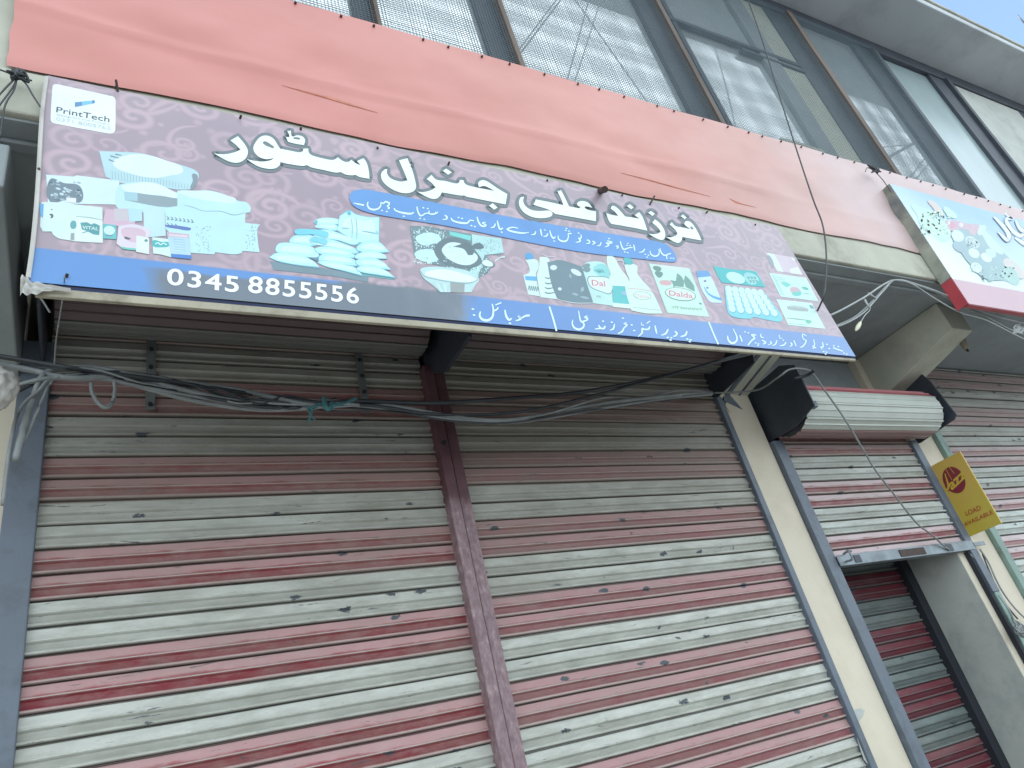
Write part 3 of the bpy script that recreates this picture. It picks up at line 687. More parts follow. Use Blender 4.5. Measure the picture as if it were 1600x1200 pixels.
# ---- title lettering
WHT = S(232, 244, 234); OUTL = S(108, 120, 126)
t1, t2, t3, t4, t5 = Cr(325, 190, 8), Cr(470, 210, 8), Cr(620, 240, 8), Cr(790, 270, 8), Cr(930, 290, 8)
T = []
T.append((t1, [(75, 405, 1), (200, 415), (330, 390), (405, 358, 1), (350, 300), (278, 243, 1), (372, 188, 1), (440, 265), (490, 345), (497, 400), (470, 465), (410, 510), (345, 522), (260, 505), (160, 455)]))
T.append((t1, [(715, 180), (650, 200), (600, 255), (565, 330), (580, 390), (640, 450), (720, 475), (790, 470), (825, 455, 1), (790, 485), (700, 505), (600, 500), (485, 475, 1), (560, 530), (650, 575), (760, 597), (840, 590), (890, 555), (905, 512, 1), (1000, 535), (1180, 560), (1235, 550, 1),
    (1290, 578), (1460, 615), (1590, 643), (1660, 638, 1), (1720, 668), (1800, 678), (1840, 672, 1), (1900, 700), (2018, 720, 1), (2010, 640), (1995, 560), (1970, 500), (1940, 462, 1), (1860, 500, 1), (1905, 548, 1), (1850, 530), (1787, 482, 1), (1760, 505), (1720, 510), (1670, 490), (1620, 450, 1),
    (1590, 475), (1540, 485), (1410, 460), (1300, 428), (1260, 395), (1250, 340, 1), (1190, 345, 1), (1182, 375), (1140, 390), (1040, 372), (900, 345, 1), (870, 300), (830, 235), (780, 195)]))
T.append((t1, [(990, 125, 1), (1035, 118, 1), (1050, 190), (1110, 178), (1175, 190), (1210, 230), (1200, 300, 1), (1100, 285), (1000, 260, 1), (972, 200, 1), (1015, 195)]))
T.append((t2, [(1225, 330, 1), (1330, 303, 1), (1362, 375), (1380, 380, 1), (1368, 395, 1), (1400, 480), (1438, 640), (1430, 690), (1390, 725), (1310, 742), (1200, 720), (1090, 660), (1020, 590), (1000, 525), (1010, 480), (1050, 440, 1), (1078, 438, 1), (1075, 490), (1110, 545), (1180, 580), (1260, 595), (1330, 580, 1), (1295, 490)]))
T.append((t3, [(250, 480, 1), (340, 485), (430, 460), (483, 430, 1), (430, 370), (370, 325, 1), (430, 272, 1), (490, 330), (600, 348), (745, 380), (775, 365), (783, 335, 1), (832, 335, 1), (840, 370), (880, 400), (1000, 430), (1215, 470, 1), (1150, 435), (1090, 410), (1040, 420), (1025, 425, 1), (1015, 375), (1040, 345), (1085, 338), (1140, 360), (1250, 435), (1378, 512, 1), (1358, 640, 1), (1200, 610), (950, 560), (870, 545), (840, 528, 1), (800, 530), (700, 515), (560, 490, 1), (540, 530), (500, 565), (450, 573), (390, 555), (320, 520)]))
T.append((t3, [(612, 193, 1), (685, 238, 1), (640, 270, 1), (573, 222, 1)])); T.append((t3, [(1195, 625, 1), (1258, 678, 1), (1215, 707, 1), (1150, 658, 1)]))
T.append((t4, [(190, 310), (227, 302, 1), (218, 365), (255, 430), (330, 472), (430, 483), (540, 478), (582, 510), (570, 545), (510, 567), (420, 573), (320, 555), (230, 505), (178, 440), (163, 380), (172, 335)]))
T.append((t4, [(375, 338, 1), (540, 370), (720, 410, 1), (690, 330), (645, 238, 1), (690, 222, 1), (740, 320), (790, 425, 1), (910, 448, 1), (930, 438), (900, 415), (890, 395), (905, 370), (960, 357), (1030, 380), (1085, 445, 1), (1010, 425), (985, 430), (1000, 455), (1060, 475), (1125, 487, 1), (1125, 610, 1), (900, 570), (620, 520, 1), (530, 465), (440, 435), (345, 405, 1)]))
T.append((t5, [(133, 350, 1), (200, 370), (285, 385, 1), (240, 330), (190, 295, 1), (205, 260), (240, 262), (290, 300), (370, 390, 1), (470, 405), (550, 420, 1), (490, 375, 1), (545, 335, 1), (590, 400), (650, 570, 1), (520, 540), (395, 518), (300, 500), (200, 485, 1), (165, 440)]))
T.append((t5, [(425, 237, 1), (478, 275, 1), (448, 302, 1), (393, 262, 1)])); T.append((t5, [(690, 322, 1), (745, 355, 1), (712, 385, 1), (658, 345, 1)])); T.append((t5, [(1090, 365, 1), (1140, 400, 1), (1115, 425, 1), (1065, 388, 1)]))
T.append((t5, [(742, 425, 1), (800, 470), (850, 540), (872, 610), (865, 660), (830, 685), (770, 668), (700, 630), (662, 605, 1), (730, 612), (790, 600), (815, 580, 1), (780, 530), (710, 470, 1)]))
T.append((t5, [(1185, 548, 1), (1120, 500), (1110, 478), (1130, 450), (1180, 455), (1240, 520), (1290, 610), (1325, 690, 1), (1200, 668), (1085, 645, 1), (1075, 690), (1035, 722), (980, 705), (880, 648, 1), (950, 650), (1010, 625), (1025, 600, 1), (990, 550), (927, 493, 1), (950, 460, 1), (1000, 510), (1100, 530)]))
ol = Art(SP, .0006); ti = Art(SP, .0022)
for tf, pts in T:
    q = smooth_poly([(*tf([p[:2]])[0], *p[2:]) for p in pts])
    ol.poly([tuple(p) for p in q], OUTL, keep=True); ol.off += .00002
    ol.stroke([(p[0], p[1], 10.5) for p in q], OUTL, closed=True); ol.off += .00002
    ti.poly([tuple(p) for p in q], WHT, keep=True); ti.off += .00002
ti.off += .0003
ti.poly([(685, 265), (720, 255), (780, 290), (822, 333), (760, 320), (705, 295)], OUTL, True, t1)
ti.poly([(1065, 212), (1110, 203), (1150, 222), (1100, 225)], OUTL, True, t1)
ti.poly([(1185, 522), (1200, 515), (1222, 550), (1192, 545)], OUTL, True, t5)
ol.build('title_outline', SG); ti.build('title_lettering', SG)

# ---- slogan capsule
sl = Art(SP, .0020)
sl.poly([(545, 310, 1), (549, 301), (560, 297), (576, 297, 1), (700, 321), (850, 349), (1000, 373), (1035, 380), (1048, 388), (1057, 404), (1055, 409), (1046, 410, 1), (900, 393), (700, 354), (600, 338), (570, 331), (552, 322)], S(96, 148, 206), True)
cap = sl.build('slogan_capsule', SG)
LW = S(214, 240, 250)
s1_, s2_, s3_, s4_ = Cr(540, 280, 10), Cr(680, 300, 10), Cr(810, 320, 10), Cr(930, 330, 10)
ca_ = Art(SP, .0026); K = 1/10*1.12
def pen(A, tf, strokes, dots, k, dw):
    for s_ in strokes: A.stroke([(x, y, w*k) for x, y, w in s_], LW, tf); A.off += .000012
    for d_ in dots: A.dot(d_[0], d_[1], dw, LW, tf)
pen(ca_, s1_, [[(120, 380, 8), (200, 398, 20), (285, 415, 22)], [(350, 360, 14), (338, 410, 20), (370, 465, 24), (440, 485, 26), (510, 465, 22), (545, 420, 18), (548, 370, 14)], [(548, 370, 14), (590, 385, 18), (620, 360, 22), (690, 385, 22)], [(685, 400, 20), (650, 430, 18), (680, 455, 20), (655, 475, 16)],
    [(755, 460, 16), (775, 495, 20), (850, 525, 24), (960, 545, 28), (1030, 545, 22), (1065, 520, 10)], [(1110, 435, 16), (1125, 510, 20), (1160, 575, 22), (1200, 570, 20), (1240, 545, 16), (1290, 540, 16)], [(1290, 540, 18), (1305, 500, 14)], [(1290, 540, 18), (1340, 555, 20), (1400, 545, 20), (1440, 520, 14)], [(1400, 545, 16), (1405, 515, 10)], [(1545, 570, 18), (1580, 600, 22), (1570, 630, 18), (1510, 640, 10)]],
    [(565, 497), (640, 515), (905, 588), (1210, 455), (1280, 468), (1160, 622), (1225, 635)], K, 3.6)
pen(ca_, s2_, [[(245, 410, 14), (265, 450, 22), (340, 480, 26), (440, 495, 28), (500, 490, 22), (540, 450, 16), (600, 460, 14)], [(650, 395, 14), (670, 470, 22), (710, 530, 22), (760, 545, 24), (795, 525, 18)], [(795, 520, 14), (740, 500, 18), (745, 485, 16), (785, 483, 12)], [(935, 500, 14), (915, 550, 20), (860, 570, 10)],
    [(965, 455, 14), (985, 540, 22), (1010, 590, 22), (1055, 570, 16)], [(1290, 575, 12), (1200, 560, 16), (1120, 590, 20), (1200, 625, 24), (1350, 650, 22), (1460, 640, 8)], [(1565, 620, 14), (1550, 665, 20), (1495, 675, 10)]],
    [(360, 408), (415, 422), (560, 535), (615, 548), (1035, 635)], K, 3.6)
pen(ca_, s3_, [[(340, 385, 16), (350, 440, 20), (362, 495, 14)], [(450, 450, 12), (440, 490, 20), (385, 505, 10)], [(485, 405, 12), (505, 480, 20), (540, 530, 22), (575, 505, 14)], [(615, 485, 10), (625, 545, 18), (690, 580, 24), (750, 565, 20), (775, 510, 14), (770, 460, 12)], [(770, 460, 14), (800, 455, 18), (828, 460, 12)],
    [(970, 470, 12), (975, 520, 16), (935, 545, 24)], [(935, 520, 20), (960, 575, 20), (890, 595, 10)], [(1065, 555, 18), (1105, 575, 18), (1100, 605, 18), (1055, 612, 10)], [(1150, 575, 16), (1190, 600, 20), (1150, 630, 12)], [(1285, 590, 12), (1270, 640, 18), (1220, 648, 8)], [(1380, 570, 14), (1460, 595, 18), (1400, 610, 22), (1362, 600, 16)], [(1370, 600, 20), (1405, 640, 20), (1345, 665, 10)], [(1560, 650, 12), (1520, 655, 16), (1560, 675, 14), (1525, 690, 10)]],
    [(408, 403), (555, 575), (745, 378), (735, 408), (785, 420), (935, 450), (1410, 535)], K, 3.3)
pen(ca_, s4_, [[(385, 475, 12), (410, 560, 18), (440, 605, 20), (490, 590, 16), (540, 575, 16), (580, 580, 12)], [(595, 530, 14), (605, 580, 18), (612, 630, 12)], [(770, 595, 14), (735, 640, 18), (680, 650, 10)], [(850, 625, 10), (865, 680, 16), (920, 710, 20), (975, 695, 18), (995, 640, 14), (985, 600, 10)],
    [(1005, 585, 12), (1030, 660, 18), (1070, 695, 20), (1110, 690, 14), (1130, 680, 16), (1180, 665, 12)], [(1115, 690, 12), (1110, 740, 14), (1130, 755, 12)]],
    [(505, 510), (490, 540), (540, 545), (455, 645), (500, 655), (775, 680), (825, 695), (805, 725), (1175, 742), (1215, 745)], K, 3.1)
ca_.build('slogan_lettering', cap)

# ---- bottom strip lettering
bt = Art(SP, .0008); b1_, b2_, b4_ = Cr(720, 450, 8), Cr(880, 460, 8), Cr(1110, 470, 6.957)
pen(bt, b1_, [[(245, 295, 16), (235, 350, 24), (270, 395, 30), (340, 405, 32), (395, 360, 26), (405, 270, 20), (390, 200, 14)], [(405, 290, 18), (450, 270, 20), (465, 240, 14)], [(430, 215, 14), (505, 185, 16)], [(550, 275, 16), (565, 350, 26), (600, 400, 26), (635, 380, 16)],
    [(860, 345, 26), (810, 350, 24), (760, 375, 18), (720, 355, 26), (745, 390, 24), (685, 412, 12)]], [(150, 265), (165, 340), (612, 443)], 1/8, 4.6)
bt.build('mobile_lettering', SG); bt = Art(SP, .0008)
pen(bt, b2_, [[(190, 205, 12), (205, 290, 18), (225, 340, 20), (290, 325, 20), (310, 305, 14)], [(310, 300, 20), (265, 290, 18), (300, 268, 14)], [(215, 340, 16), (255, 365, 20), (250, 410, 22), (200, 440, 26), (140, 420, 24), (112, 370, 18), (120, 320, 10)], [(520, 395, 18), (510, 425, 22), (470, 425, 20), (440, 385, 16)], [(470, 425, 22), (395, 435, 12)],
    [(640, 370, 12), (625, 430, 20), (580, 450, 10)], [(790, 360, 24), (760, 370, 22), (795, 385, 20), (760, 420, 16), (735, 465, 22), (680, 493, 10)], [(1080, 400, 12), (1065, 435, 20), (1020, 440, 18), (985, 430, 18), (985, 480, 20), (935, 530, 10)], [(975, 350, 8), (980, 385, 12), (1010, 385, 10)], [(1040, 365, 12), (1085, 335, 14)],
    [(1145, 390, 14), (1155, 440, 20), (1168, 495, 14)], [(1310, 435, 16), (1280, 490, 22), (1225, 512, 12)], [(1395, 465, 22), (1420, 490, 20), (1400, 520, 18), (1370, 525, 10)], [(1545, 460, 16), (1525, 510, 22), (1465, 530, 12)]],
    [(497, 337), (605, 350), (745, 300), (855, 385), (885, 455), (1305, 540), (1350, 545), (1340, 572), (1550, 560), (1590, 570), (1580, 592)], 1/8, 4.0)
bt.build('owner_lettering', SG); bt = Art(SP, .0008)
pen(bt, b4_, [[(185, 380, 10), (195, 430, 18), (235, 462, 22), (280, 440, 18), (285, 390, 14), (245, 305, 10)], [(318, 375, 12), (345, 445, 14)], [(495, 375, 14), (445, 370, 14), (480, 405, 16), (450, 430, 16), (405, 485, 12)], [(560, 430, 14), (600, 455, 16), (570, 472, 10)], [(545, 360, 10), (550, 395, 12), (580, 400, 10)], [(650, 440, 14), (660, 465, 12), (625, 480, 8)], [(720, 430, 12), (705, 475, 12), (670, 485, 8)],
    [(755, 490, 10), (800, 480, 14), (820, 450, 12)], [(745, 370, 8), (750, 405, 10), (775, 410, 8)], [(870, 455, 16), (885, 480, 14), (860, 500, 8)], [(905, 430, 12), (930, 495, 12)], [(1045, 385, 8), (1000, 365, 12), (1010, 420, 12), (1040, 435, 12), (1010, 490, 14), (970, 510, 8)], [(1120, 420, 10), (1130, 480, 12), (1110, 500, 16), (1145, 510, 10), (1105, 520, 8)], [(1215, 450, 10), (1225, 500, 12), (1200, 505, 14), (1215, 530, 8)], [(1330, 510, 12), (1380, 530, 14), (1440, 550, 12)]],
    [(375, 340), (410, 350), (490, 460), (520, 470), (515, 485), (790, 430), (1230, 555), (1260, 560), (1250, 580), (1265, 475), (1290, 520), (1340, 490), (1390, 500), (1450, 570), (1480, 580)], 1/6.957, 3.3)
bt.build('address_lettering', SG)
for pts in ([(1105, 232, 2.6), (1155, 390, 2.8), (1195, 540, 2.8)], [(1817, 346, 2.3), (1880, 500, 2.4), (1937, 625, 2.4)]):
    d_ = Art(SP, .0008); d_.stroke(pts, LW, b1_ if pts[0][0] < 1500 else b2_); d_.build('divider_line', SG)
ph = Art(SP, .0008); ph.text('0345', (260, 445), (373, 458), (262, 418.5), S(238, 244, 250), .016, space=1.12); ph.text('8855556', (387, 457.5), (561, 475.5), (389, 430.5), S(238, 244, 250), .016, space=1.12); ph.build('phone_number', SG)

# ---- printer's logo patch
lg = Art(SP, .0006)
lg.poly([(82, 137), (84, 132.5), (90, 132, 1), (172, 150), (178, 152), (180.5, 157, 1), (180, 203), (177, 208), (170, 209, 1), (85, 193), (80, 190), (79, 184, 1)], S(226, 240, 242), True)
lp = lg.build('logo_patch', SG)
lt = Art(SP, .0010)
lt.poly([(117, 160), (148, 157), (148, 161.5), (117, 167.5)], S(120, 190, 226)); lt.poly([(117, 160.5), (128, 159.5), (128, 165.5), (117, 167.5)], S(92, 140, 184)); lt.poly([(144, 157.2), (148, 157), (148, 161.5), (144, 162)], S(70, 130, 180))
lt.text('PrintTech', (87.6, 175.8), (170.8, 191.5), (88.6, 167), S(72, 80, 88), .004); lt.text('Designers and Printers', (89, 181.6), (171, 196.6), (89.3, 178), S(176, 190, 196)); lt.text('0371 8005763', (87.5, 188.5), (172, 203.5), (88, 183.2), S(190, 202, 208))
lt.build('logo_lettering', lp)

# ================================================================ product pictures printed on the sign
RS = random.Random(21)
def speck(A, poly_box, nn, col, size, tf=None, test=None):
    """small irregular grains scattered in a box"""
    x0, y0, x1, y1 = poly_box
    for _ in range(nn):
        x, y = RS.uniform(x0, x1), RS.uniform(y0, y1)
        if test and not test(x, y): continue
        s = size*RS.uniform(.5, 1.3); a = RS.uniform(0, 3.14)
        A.poly([(x+s*math.cos(a), y+s*math.sin(a)), (x+s*.45*math.cos(a+1.7), y+s*.45*math.sin(a+1.7)), (x-s*math.cos(a), y-s*math.sin(a)), (x-s*.45*math.cos(a+1.7), y-s*.45*math.sin(a+1.7))], col, tf=tf, keep=True)
    A.n += 1
def inpoly(poly):
    def f(x, y):
        c = False; n = len(poly); j = n-1
        for i in range(n):
            xi, yi = poly[i][:2]; xj, yj = poly[j][:2]
            if (yi > y) != (yj > y) and x < (xj-xi)*(y-yi)/(yj-yi)+xi: c = not c
            j = i
        return c
    return f
# group 1: open sacks, tea, oil and detergent at the left
g4, r2, r3 = Cr(0, 100, 4), Cr(50, 290, 10), Cr(200, 270, 7.2727)
A = Art(SP, .0005)
A.poly([(620, 545, 1), (750, 550), (890, 560), (1050, 610), (1200, 655), (1242, 690), (1225, 745), (1190, 785, 1), (1100, 785), (900, 745), (760, 745), (660, 705, 1)], S(176, 208, 214), True, g4)
for k in range(26): A.stroke([(700+k*19, 668+k*3.3, 1.0), (706+k*18.6, 725+k*2.2, 1.0)], S(150, 178, 184), g4)
A.n += 1
A.poly([(1202, 688), (1235, 700), (1222, 765), (1190, 780), (1205, 730)], S(126, 142, 150), True, g4)
A.poly([(705, 625), (760, 580), (890, 564), (1040, 605), (1145, 662), (1050, 700), (950, 712), (800, 680)], S(214, 232, 238), True, g4)
for q in ((690, 575, 745, 590), (680, 598, 715, 612), (720, 565, 760, 572)): A.stroke([(q[0], q[1], 2.2), (q[2], q[3], 1.2)], S(110, 130, 138), g4)
A.n += 1
A.poly([(288, 692, 1), (460, 705, 1), (480, 697, 1), (745, 730, 1), (745, 880, 1), (300, 872, 1)], S(206, 228, 236), tf=g4)
A.poly([(312, 722), (400, 745), (500, 765), (508, 862), (420, 850), (312, 862)], S(112, 130, 140), True, g4)
for _ in range(26):
    x, y = RS.uniform(320, 495), RS.uniform(735, 850); A.ell(x, y, RS.uniform(7, 19), RS.uniform(4, 9), .25, RS.choice((S(190, 212, 220), S(160, 182, 192), S(90, 108, 120))), g4, 9, True)
A.n += 1
A.poly([(735, 770), (800, 745), (900, 738), (985, 748), (1080, 795), (1155, 832), (1150, 925), (1000, 925), (740, 905)], S(188, 222, 228), True, g4)
A.poly([(775, 800, 1), (880, 808), (1000, 822), (1150, 836, 1), (1150, 885), (1020, 895), (860, 868), (780, 852, 1)], S(140, 158, 166), True, g4)
A.poly([(775, 800, 1), (860, 806), (860, 858), (780, 852, 1)], S(160, 196, 206), tf=g4)
A.poly([(760, 775), (830, 750), (905, 742), (985, 752), (1080, 798), (1140, 835), (1010, 825), (870, 808)], S(216, 234, 238), True, g4)
A.poly([(560, 205, 1), (760, 205), (930, 205), (1100, 250), (1250, 320), (1350, 340), (1395, 400), (1388, 450, 1), (1335, 460, 1), (1330, 570, 1), (1500, 590, 1), (1470, 640), (1478, 800), (1495, 905, 1), (1300, 890, 1), (1290, 915, 1), (1210, 930), (990, 905, 1), (980, 930, 1), (700, 910, 1), (430, 640, 1), (420, 400, 1), (560, 380, 1)], S(186, 224, 230), True, r3)
A.poly([(570, 212), (760, 208), (930, 210), (1080, 252), (1230, 325), (1050, 335), (800, 300), (650, 260)], S(206, 230, 236), True, r3)
A.stroke([(640, 370, .6), (740, 395, 1), (860, 436, .8), (1050, 440, 1.1), (1200, 482, 1.2), (1335, 455, .7)], S(126, 156, 164), r3); A.n += 1
speck(A, (770, 610, 940, 900), 70, S(122, 150, 158), 9, r3); speck(A, (1340, 600, 1460, 880), 34, S(122, 150, 158), 12, r3)
A.poly([(175, 400, 1), (415, 405, 1), (430, 720, 1), (180, 740, 1)], S(188, 218, 220), tf=r3)
for row, (y0, n_) in enumerate(((498, 7), (572, 3))):
    for k in range(n_):
        x = 440+k*46; A.stroke([(x, y0+k*6, 1), (x+20, y0+18+k*6, 1.2), (x+5, y0+34+k*6, 1), (x+36, y0+30+k*6, .8)], S(104, 120, 136), r3)
A.n += 1
A.poly([(420, 592), (712, 628), (700, 658), (560, 640), (440, 618)], S(92, 118, 178), True, r3)
A.poly([(150, 260, 1), (420, 268), (700, 300), (1100, 345, 1), (1108, 900, 1), (900, 890), (670, 875, 1), (600, 862, 1), (420, 830), (335, 775), (305, 722, 1), (170, 722, 1), (125, 640, 1)], S(204, 226, 220), True, r2)
A.poly([(700, 500, 1), (1100, 550, 1), (1102, 895, 1), (680, 870, 1)], S(216, 232, 236), tf=r2)
A.stroke([(690, 485, .6), (900, 505, 1), (1100, 545, .7)], S(130, 150, 150), r2); A.n += 1
A.poly([(115, 290), (186, 290), (172, 512), (132, 482)], S(104, 168, 216), tf=r2)
A.poly([(530, 190), (690, 200), (690, 275), (545, 265)], S(220, 222, 226), tf=r2)
A.poly([(290, 375), (330, 372), (310, 390)], S(70, 84, 90), tf=r2); A.poly([(270, 455), (320, 450), (335, 490), (290, 515), (300, 480)], S(84, 98, 104), True, r2)
A.poly([(612, 568), (680, 565), (682, 665), (610, 670)], S(96, 160, 164), True, r2); A.poly([(608, 748), (662, 745), (660, 855), (600, 852)], S(150, 156, 160), tf=r2)
A.poly([(755, 585, 1), (860, 580), (930, 612), (970, 593), (1060, 632, 1), (1050, 778, 1), (960, 765), (870, 720), (780, 690, 1)], S(84, 152, 156), True, r2)
A.text('VITAL', (785, 680), (1035, 705), (790, 630), S(214, 232, 232), .01, r2)
A.stroke([(780, 748, .8), (830, 730, 1.4), (870, 722, .8)], S(96, 156, 158), r2); A.n += 1
A.poly([(1150, 370, 1), (1280, 380, 1), (1500, 372, 1), (1610, 570, 1), (1600, 640, 1), (1320, 640, 1), (1105, 600, 1)], S(204, 176, 192), tf=r2)
A.poly([(1285, 365), (1500, 365), (1500, 545), (1285, 560)], S(196, 190, 196), tf=r2); A.poly([(1500, 360), (1720, 375), (1720, 560), (1520, 570)], S(178, 214, 226), tf=r2)
A.poly([(1110, 600), (1315, 622), (1322, 845), (1112, 832)], S(104, 184, 186), tf=r2); A.ell(1208, 705, 88, 70, .1, S(196, 228, 230), r2); A.stroke([(1150, 780, 2), (1260, 792, 2)], S(120, 140, 150), r2); A.n += 1
A.poly([(1350, 640, 1), (1600, 610), (1830, 690), (1850, 760), (1760, 900), (1700, 1010), (1430, 985), (1320, 915, 1), (1340, 760)], S(214, 206, 216), True, r2)
A.poly([(1400, 690), (1560, 660), (1760, 720), (1740, 860), (1560, 890), (1420, 800)], S(206, 180, 194), True, r2)
A.poly([(1440, 810), (1500, 815), (1540, 840), (1470, 845)], S(96, 96, 110), True, r2); A.poly([(1400, 970), (1480, 975), (1700, 1000), (1690, 1020), (1450, 1000)], S(110, 196, 184), True, r2)
A.poly([(95, 718, 1), (140, 722), (240, 750, 1), (240, 932, 1), (90, 902, 1)], S(214, 224, 224), True, r3); A.ell(205, 775, 20, 16, 0, S(90, 150, 150), r3)
A.poly([(275, 735, 1), (470, 760, 1), (487, 965, 1), (380, 935), (285, 922, 1)], S(206, 228, 224), True, r3); A.poly([(285, 772), (380, 790), (465, 795), (468, 838), (380, 852), (285, 838)], S(78, 176, 178), True, r3)
A.stroke([(310, 815, 1.5), (340, 800, 1.5), (370, 822, 1.5), (400, 805, 1.5), (440, 822, 1.5)], S(214, 236, 236), r3); A.n += 1
A.poly([(440, 678), (692, 700), (718, 985), (490, 962)], S(178, 208, 224), tf=r3); A.poly([(448, 680), (692, 702), (694, 748), (452, 730)], S(206, 176, 190), tf=r3)
for k in range(8): A.stroke([(470+k*26, 700+k*2, 1), (482+k*26, 722+k*2, 1.2), (490+k*26, 704+k*2, .9)], S(224, 226, 232), r3)
A.n += 1
A.poly([(520, 750), (640, 762), (650, 905), (535, 900)], S(160, 198, 214), tf=r3)
for k in range(5): A.stroke([(530, 775+k*28, .8), (640, 782+k*28, .8)], S(206, 228, 236), r3)
A.n += 1
A.poly([(488, 925), (718, 942), (718, 987), (492, 965)], S(74, 128, 198), tf=r3)
A.build('product_picture', SG)
# group 2: stack of flour bags
f1 = Cr(410, 320, 7.2727); A = Art(SP, .0005)
A.poly([(85, 640), (640, 710), (1110, 790), (1205, 815), (1200, 882), (800, 812), (130, 742)], S(116, 140, 150), tf=f1)
A.poly([(1110, 775), (1515, 830), (1490, 852), (1110, 802)], S(104, 166, 172), tf=f1)
bags = [[(590, 185), (680, 150), (860, 165), (872, 212), (720, 222), (610, 215)], [(600, 240), (740, 220), (862, 240), (840, 290), (700, 272)],
        [(880, 130, 1), (990, 75), (1060, 112), (1200, 142), (1325, 145, 1), (1320, 435, 1), (1100, 425), (960, 355), (850, 285, 1)], [(310, 430), (370, 350), (560, 350), (640, 440), (420, 455)], [(580, 310), (740, 288), (960, 360), (1090, 425), (1030, 452), (860, 402), (600, 362)],
        [(540, 410), (720, 388), (950, 450), (1092, 530), (1040, 552), (860, 512), (730, 472)], [(150, 510), (200, 440), (420, 448), (560, 480), (640, 570), (600, 602), (400, 577), (200, 552)], [(600, 500), (760, 478), (950, 530), (1045, 570), (1040, 602), (800, 572), (640, 552)],
        [(80, 600, 1), (160, 553), (400, 570), (560, 628), (645, 708, 1), (400, 682), (180, 640)], [(640, 602), (700, 560), (950, 590), (1060, 640), (1082, 692), (800, 662), (650, 642)], [(635, 664), (760, 640), (950, 690), (1060, 720), (1132, 802, 1), (950, 755)],
        [(1080, 470), (1200, 418), (1330, 430), (1437, 537, 1), (1250, 540), (1080, 520)], [(1050, 580), (1200, 528), (1380, 565), (1412, 612, 1), (1200, 612), (1070, 612)], [(1060, 662), (1200, 608), (1350, 640), (1457, 738, 1), (1250, 708)], [(1070, 722), (1200, 690), (1380, 740), (1502, 825, 1), (1300, 795), (1110, 762)]]
for i, bg_ in enumerate(bags):
    cx = sum(p[0] for p in bg_)/len(bg_); cy = sum(p[1] for p in bg_)/len(bg_)
    A.poly([(cx+(p[0]-cx)*1.03, cy+(p[1]-cy)*1.12+5, *p[2:]) for p in bg_], S(122, 184, 200), True, f1)
    A.poly(bg_, S(176, 226, 234) if i % 2 else S(186, 230, 236), True, f1)
    A.poly([(cx+(p[0]-cx)*.72, cy+(p[1]-cy)*.5-6) for p in bg_], S(204, 238, 242), True, f1)
A.poly([(372, 288), (560, 283), (740, 315), (735, 372), (575, 342), (382, 340)], S(120, 204, 226), True, f1); A.poly([(548, 400), (640, 375), (735, 410), (720, 455), (620, 430)], S(126, 204, 224), True, f1)
A.ell(985, 98, 22, 18, 0, S(90, 184, 206), f1); A.ell(610, 195, 14, 16, 0, S(90, 184, 206), f1); A.poly([(515, 600), (640, 604), (630, 650)], S(104, 140, 160), tf=f1)
for (a, b_, c_, d_) in ((1010, 160, 1015, 380), (1060, 150, 1070, 390), (1130, 300, 1300, 330), (900, 265, 990, 270), (830, 225, 870, 235), (1290, 300, 1310, 345)): A.stroke([(a, b_, .8), ((a+c_)/2+8, (b_+d_)/2, 1.1), (c_, d_, .6)], S(130, 190, 200), f1)
A.n += 1; A.build('product_picture', SG)
# group 3: rice, scoop and glass bowl
h1 = Cr(630, 340, 8.889); A = Art(SP, .0005)
bgp = [(90, 115), (330, 120), (640, 178), (950, 230), (1360, 290), (1400, 490), (1340, 520), (1150, 520), (1240, 640), (1190, 760), (1050, 830), (600, 690), (300, 622), (160, 545), (120, 300)]
A.poly(bgp, S(112, 136, 142), tf=h1)
A.poly([(950, 232), (1360, 292), (1398, 488), (1130, 520), (1040, 830), (900, 790), (1030, 560), (960, 380)], S(176, 214, 214), tf=h1)
A.poly([(640, 190), (940, 255), (935, 320), (650, 245)], S(116, 206, 200), tf=h1)
speck(A, (100, 110, 620, 280), 60, S(176, 204, 206), 16, h1, inpoly(bgp)); speck(A, (960, 300, 1350, 500), 70, S(104, 142, 144), 10, h1); speck(A, (600, 560, 1200, 800), 150, S(204, 238, 238), 17, h1, inpoly(bgp)); speck(A, (850, 600, 1180, 800), 60, S(96, 130, 134), 14, h1, inpoly(bgp))
for hp in ([(170, 290), (260, 225), (420, 215), (530, 315), (420, 365), (270, 385)], [(160, 490), (290, 440), (430, 460), (480, 590), (300, 615), (190, 570)]):
    A.poly(hp, S(188, 226, 228), True, h1); bb = (min(p[0] for p in hp)-30, min(p[1] for p in hp)-30, max(p[0] for p in hp)+30, max(p[1] for p in hp)+30)
    speck(A, bb, 70, S(206, 238, 238), 20, h1)
A.poly([(430, 420), (560, 300), (760, 280), (900, 330), (1010, 470), (1090, 620), (960, 700), (760, 700), (560, 640), (460, 540)], S(98, 120, 126), True, h1)
A.poly([(540, 430), (640, 350), (800, 365), (960, 470), (1035, 560), (950, 650), (800, 655), (640, 585), (550, 495)], S(208, 234, 240), True, h1); speck(A, (560, 380, 1000, 640), 60, S(190, 222, 228), 16, h1)
A.poly([(690, 405, 1), (800, 372), (900, 350), (965, 440), (972, 512), (900, 525, 1), (840, 440)], S(92, 114, 120), True, h1); A.poly([(950, 400), (1050, 352), (1110, 390), (1115, 425), (1010, 440)], S(92, 114, 120), True, h1)
A.poly([(1085, 620), (1130, 585), (1230, 620), (1275, 660), (1230, 695), (1130, 680)], S(104, 128, 130), True, h1); A.poly([(1095, 620), (1140, 590), (1230, 625), (1245, 665), (1200, 682), (1120, 660)], S(212, 238, 240), True, h1); A.stroke([(1270, 610, 2), (1340, 560, 1.4), (1410, 545, 2.6)], S(206, 226, 226), h1); A.n += 1
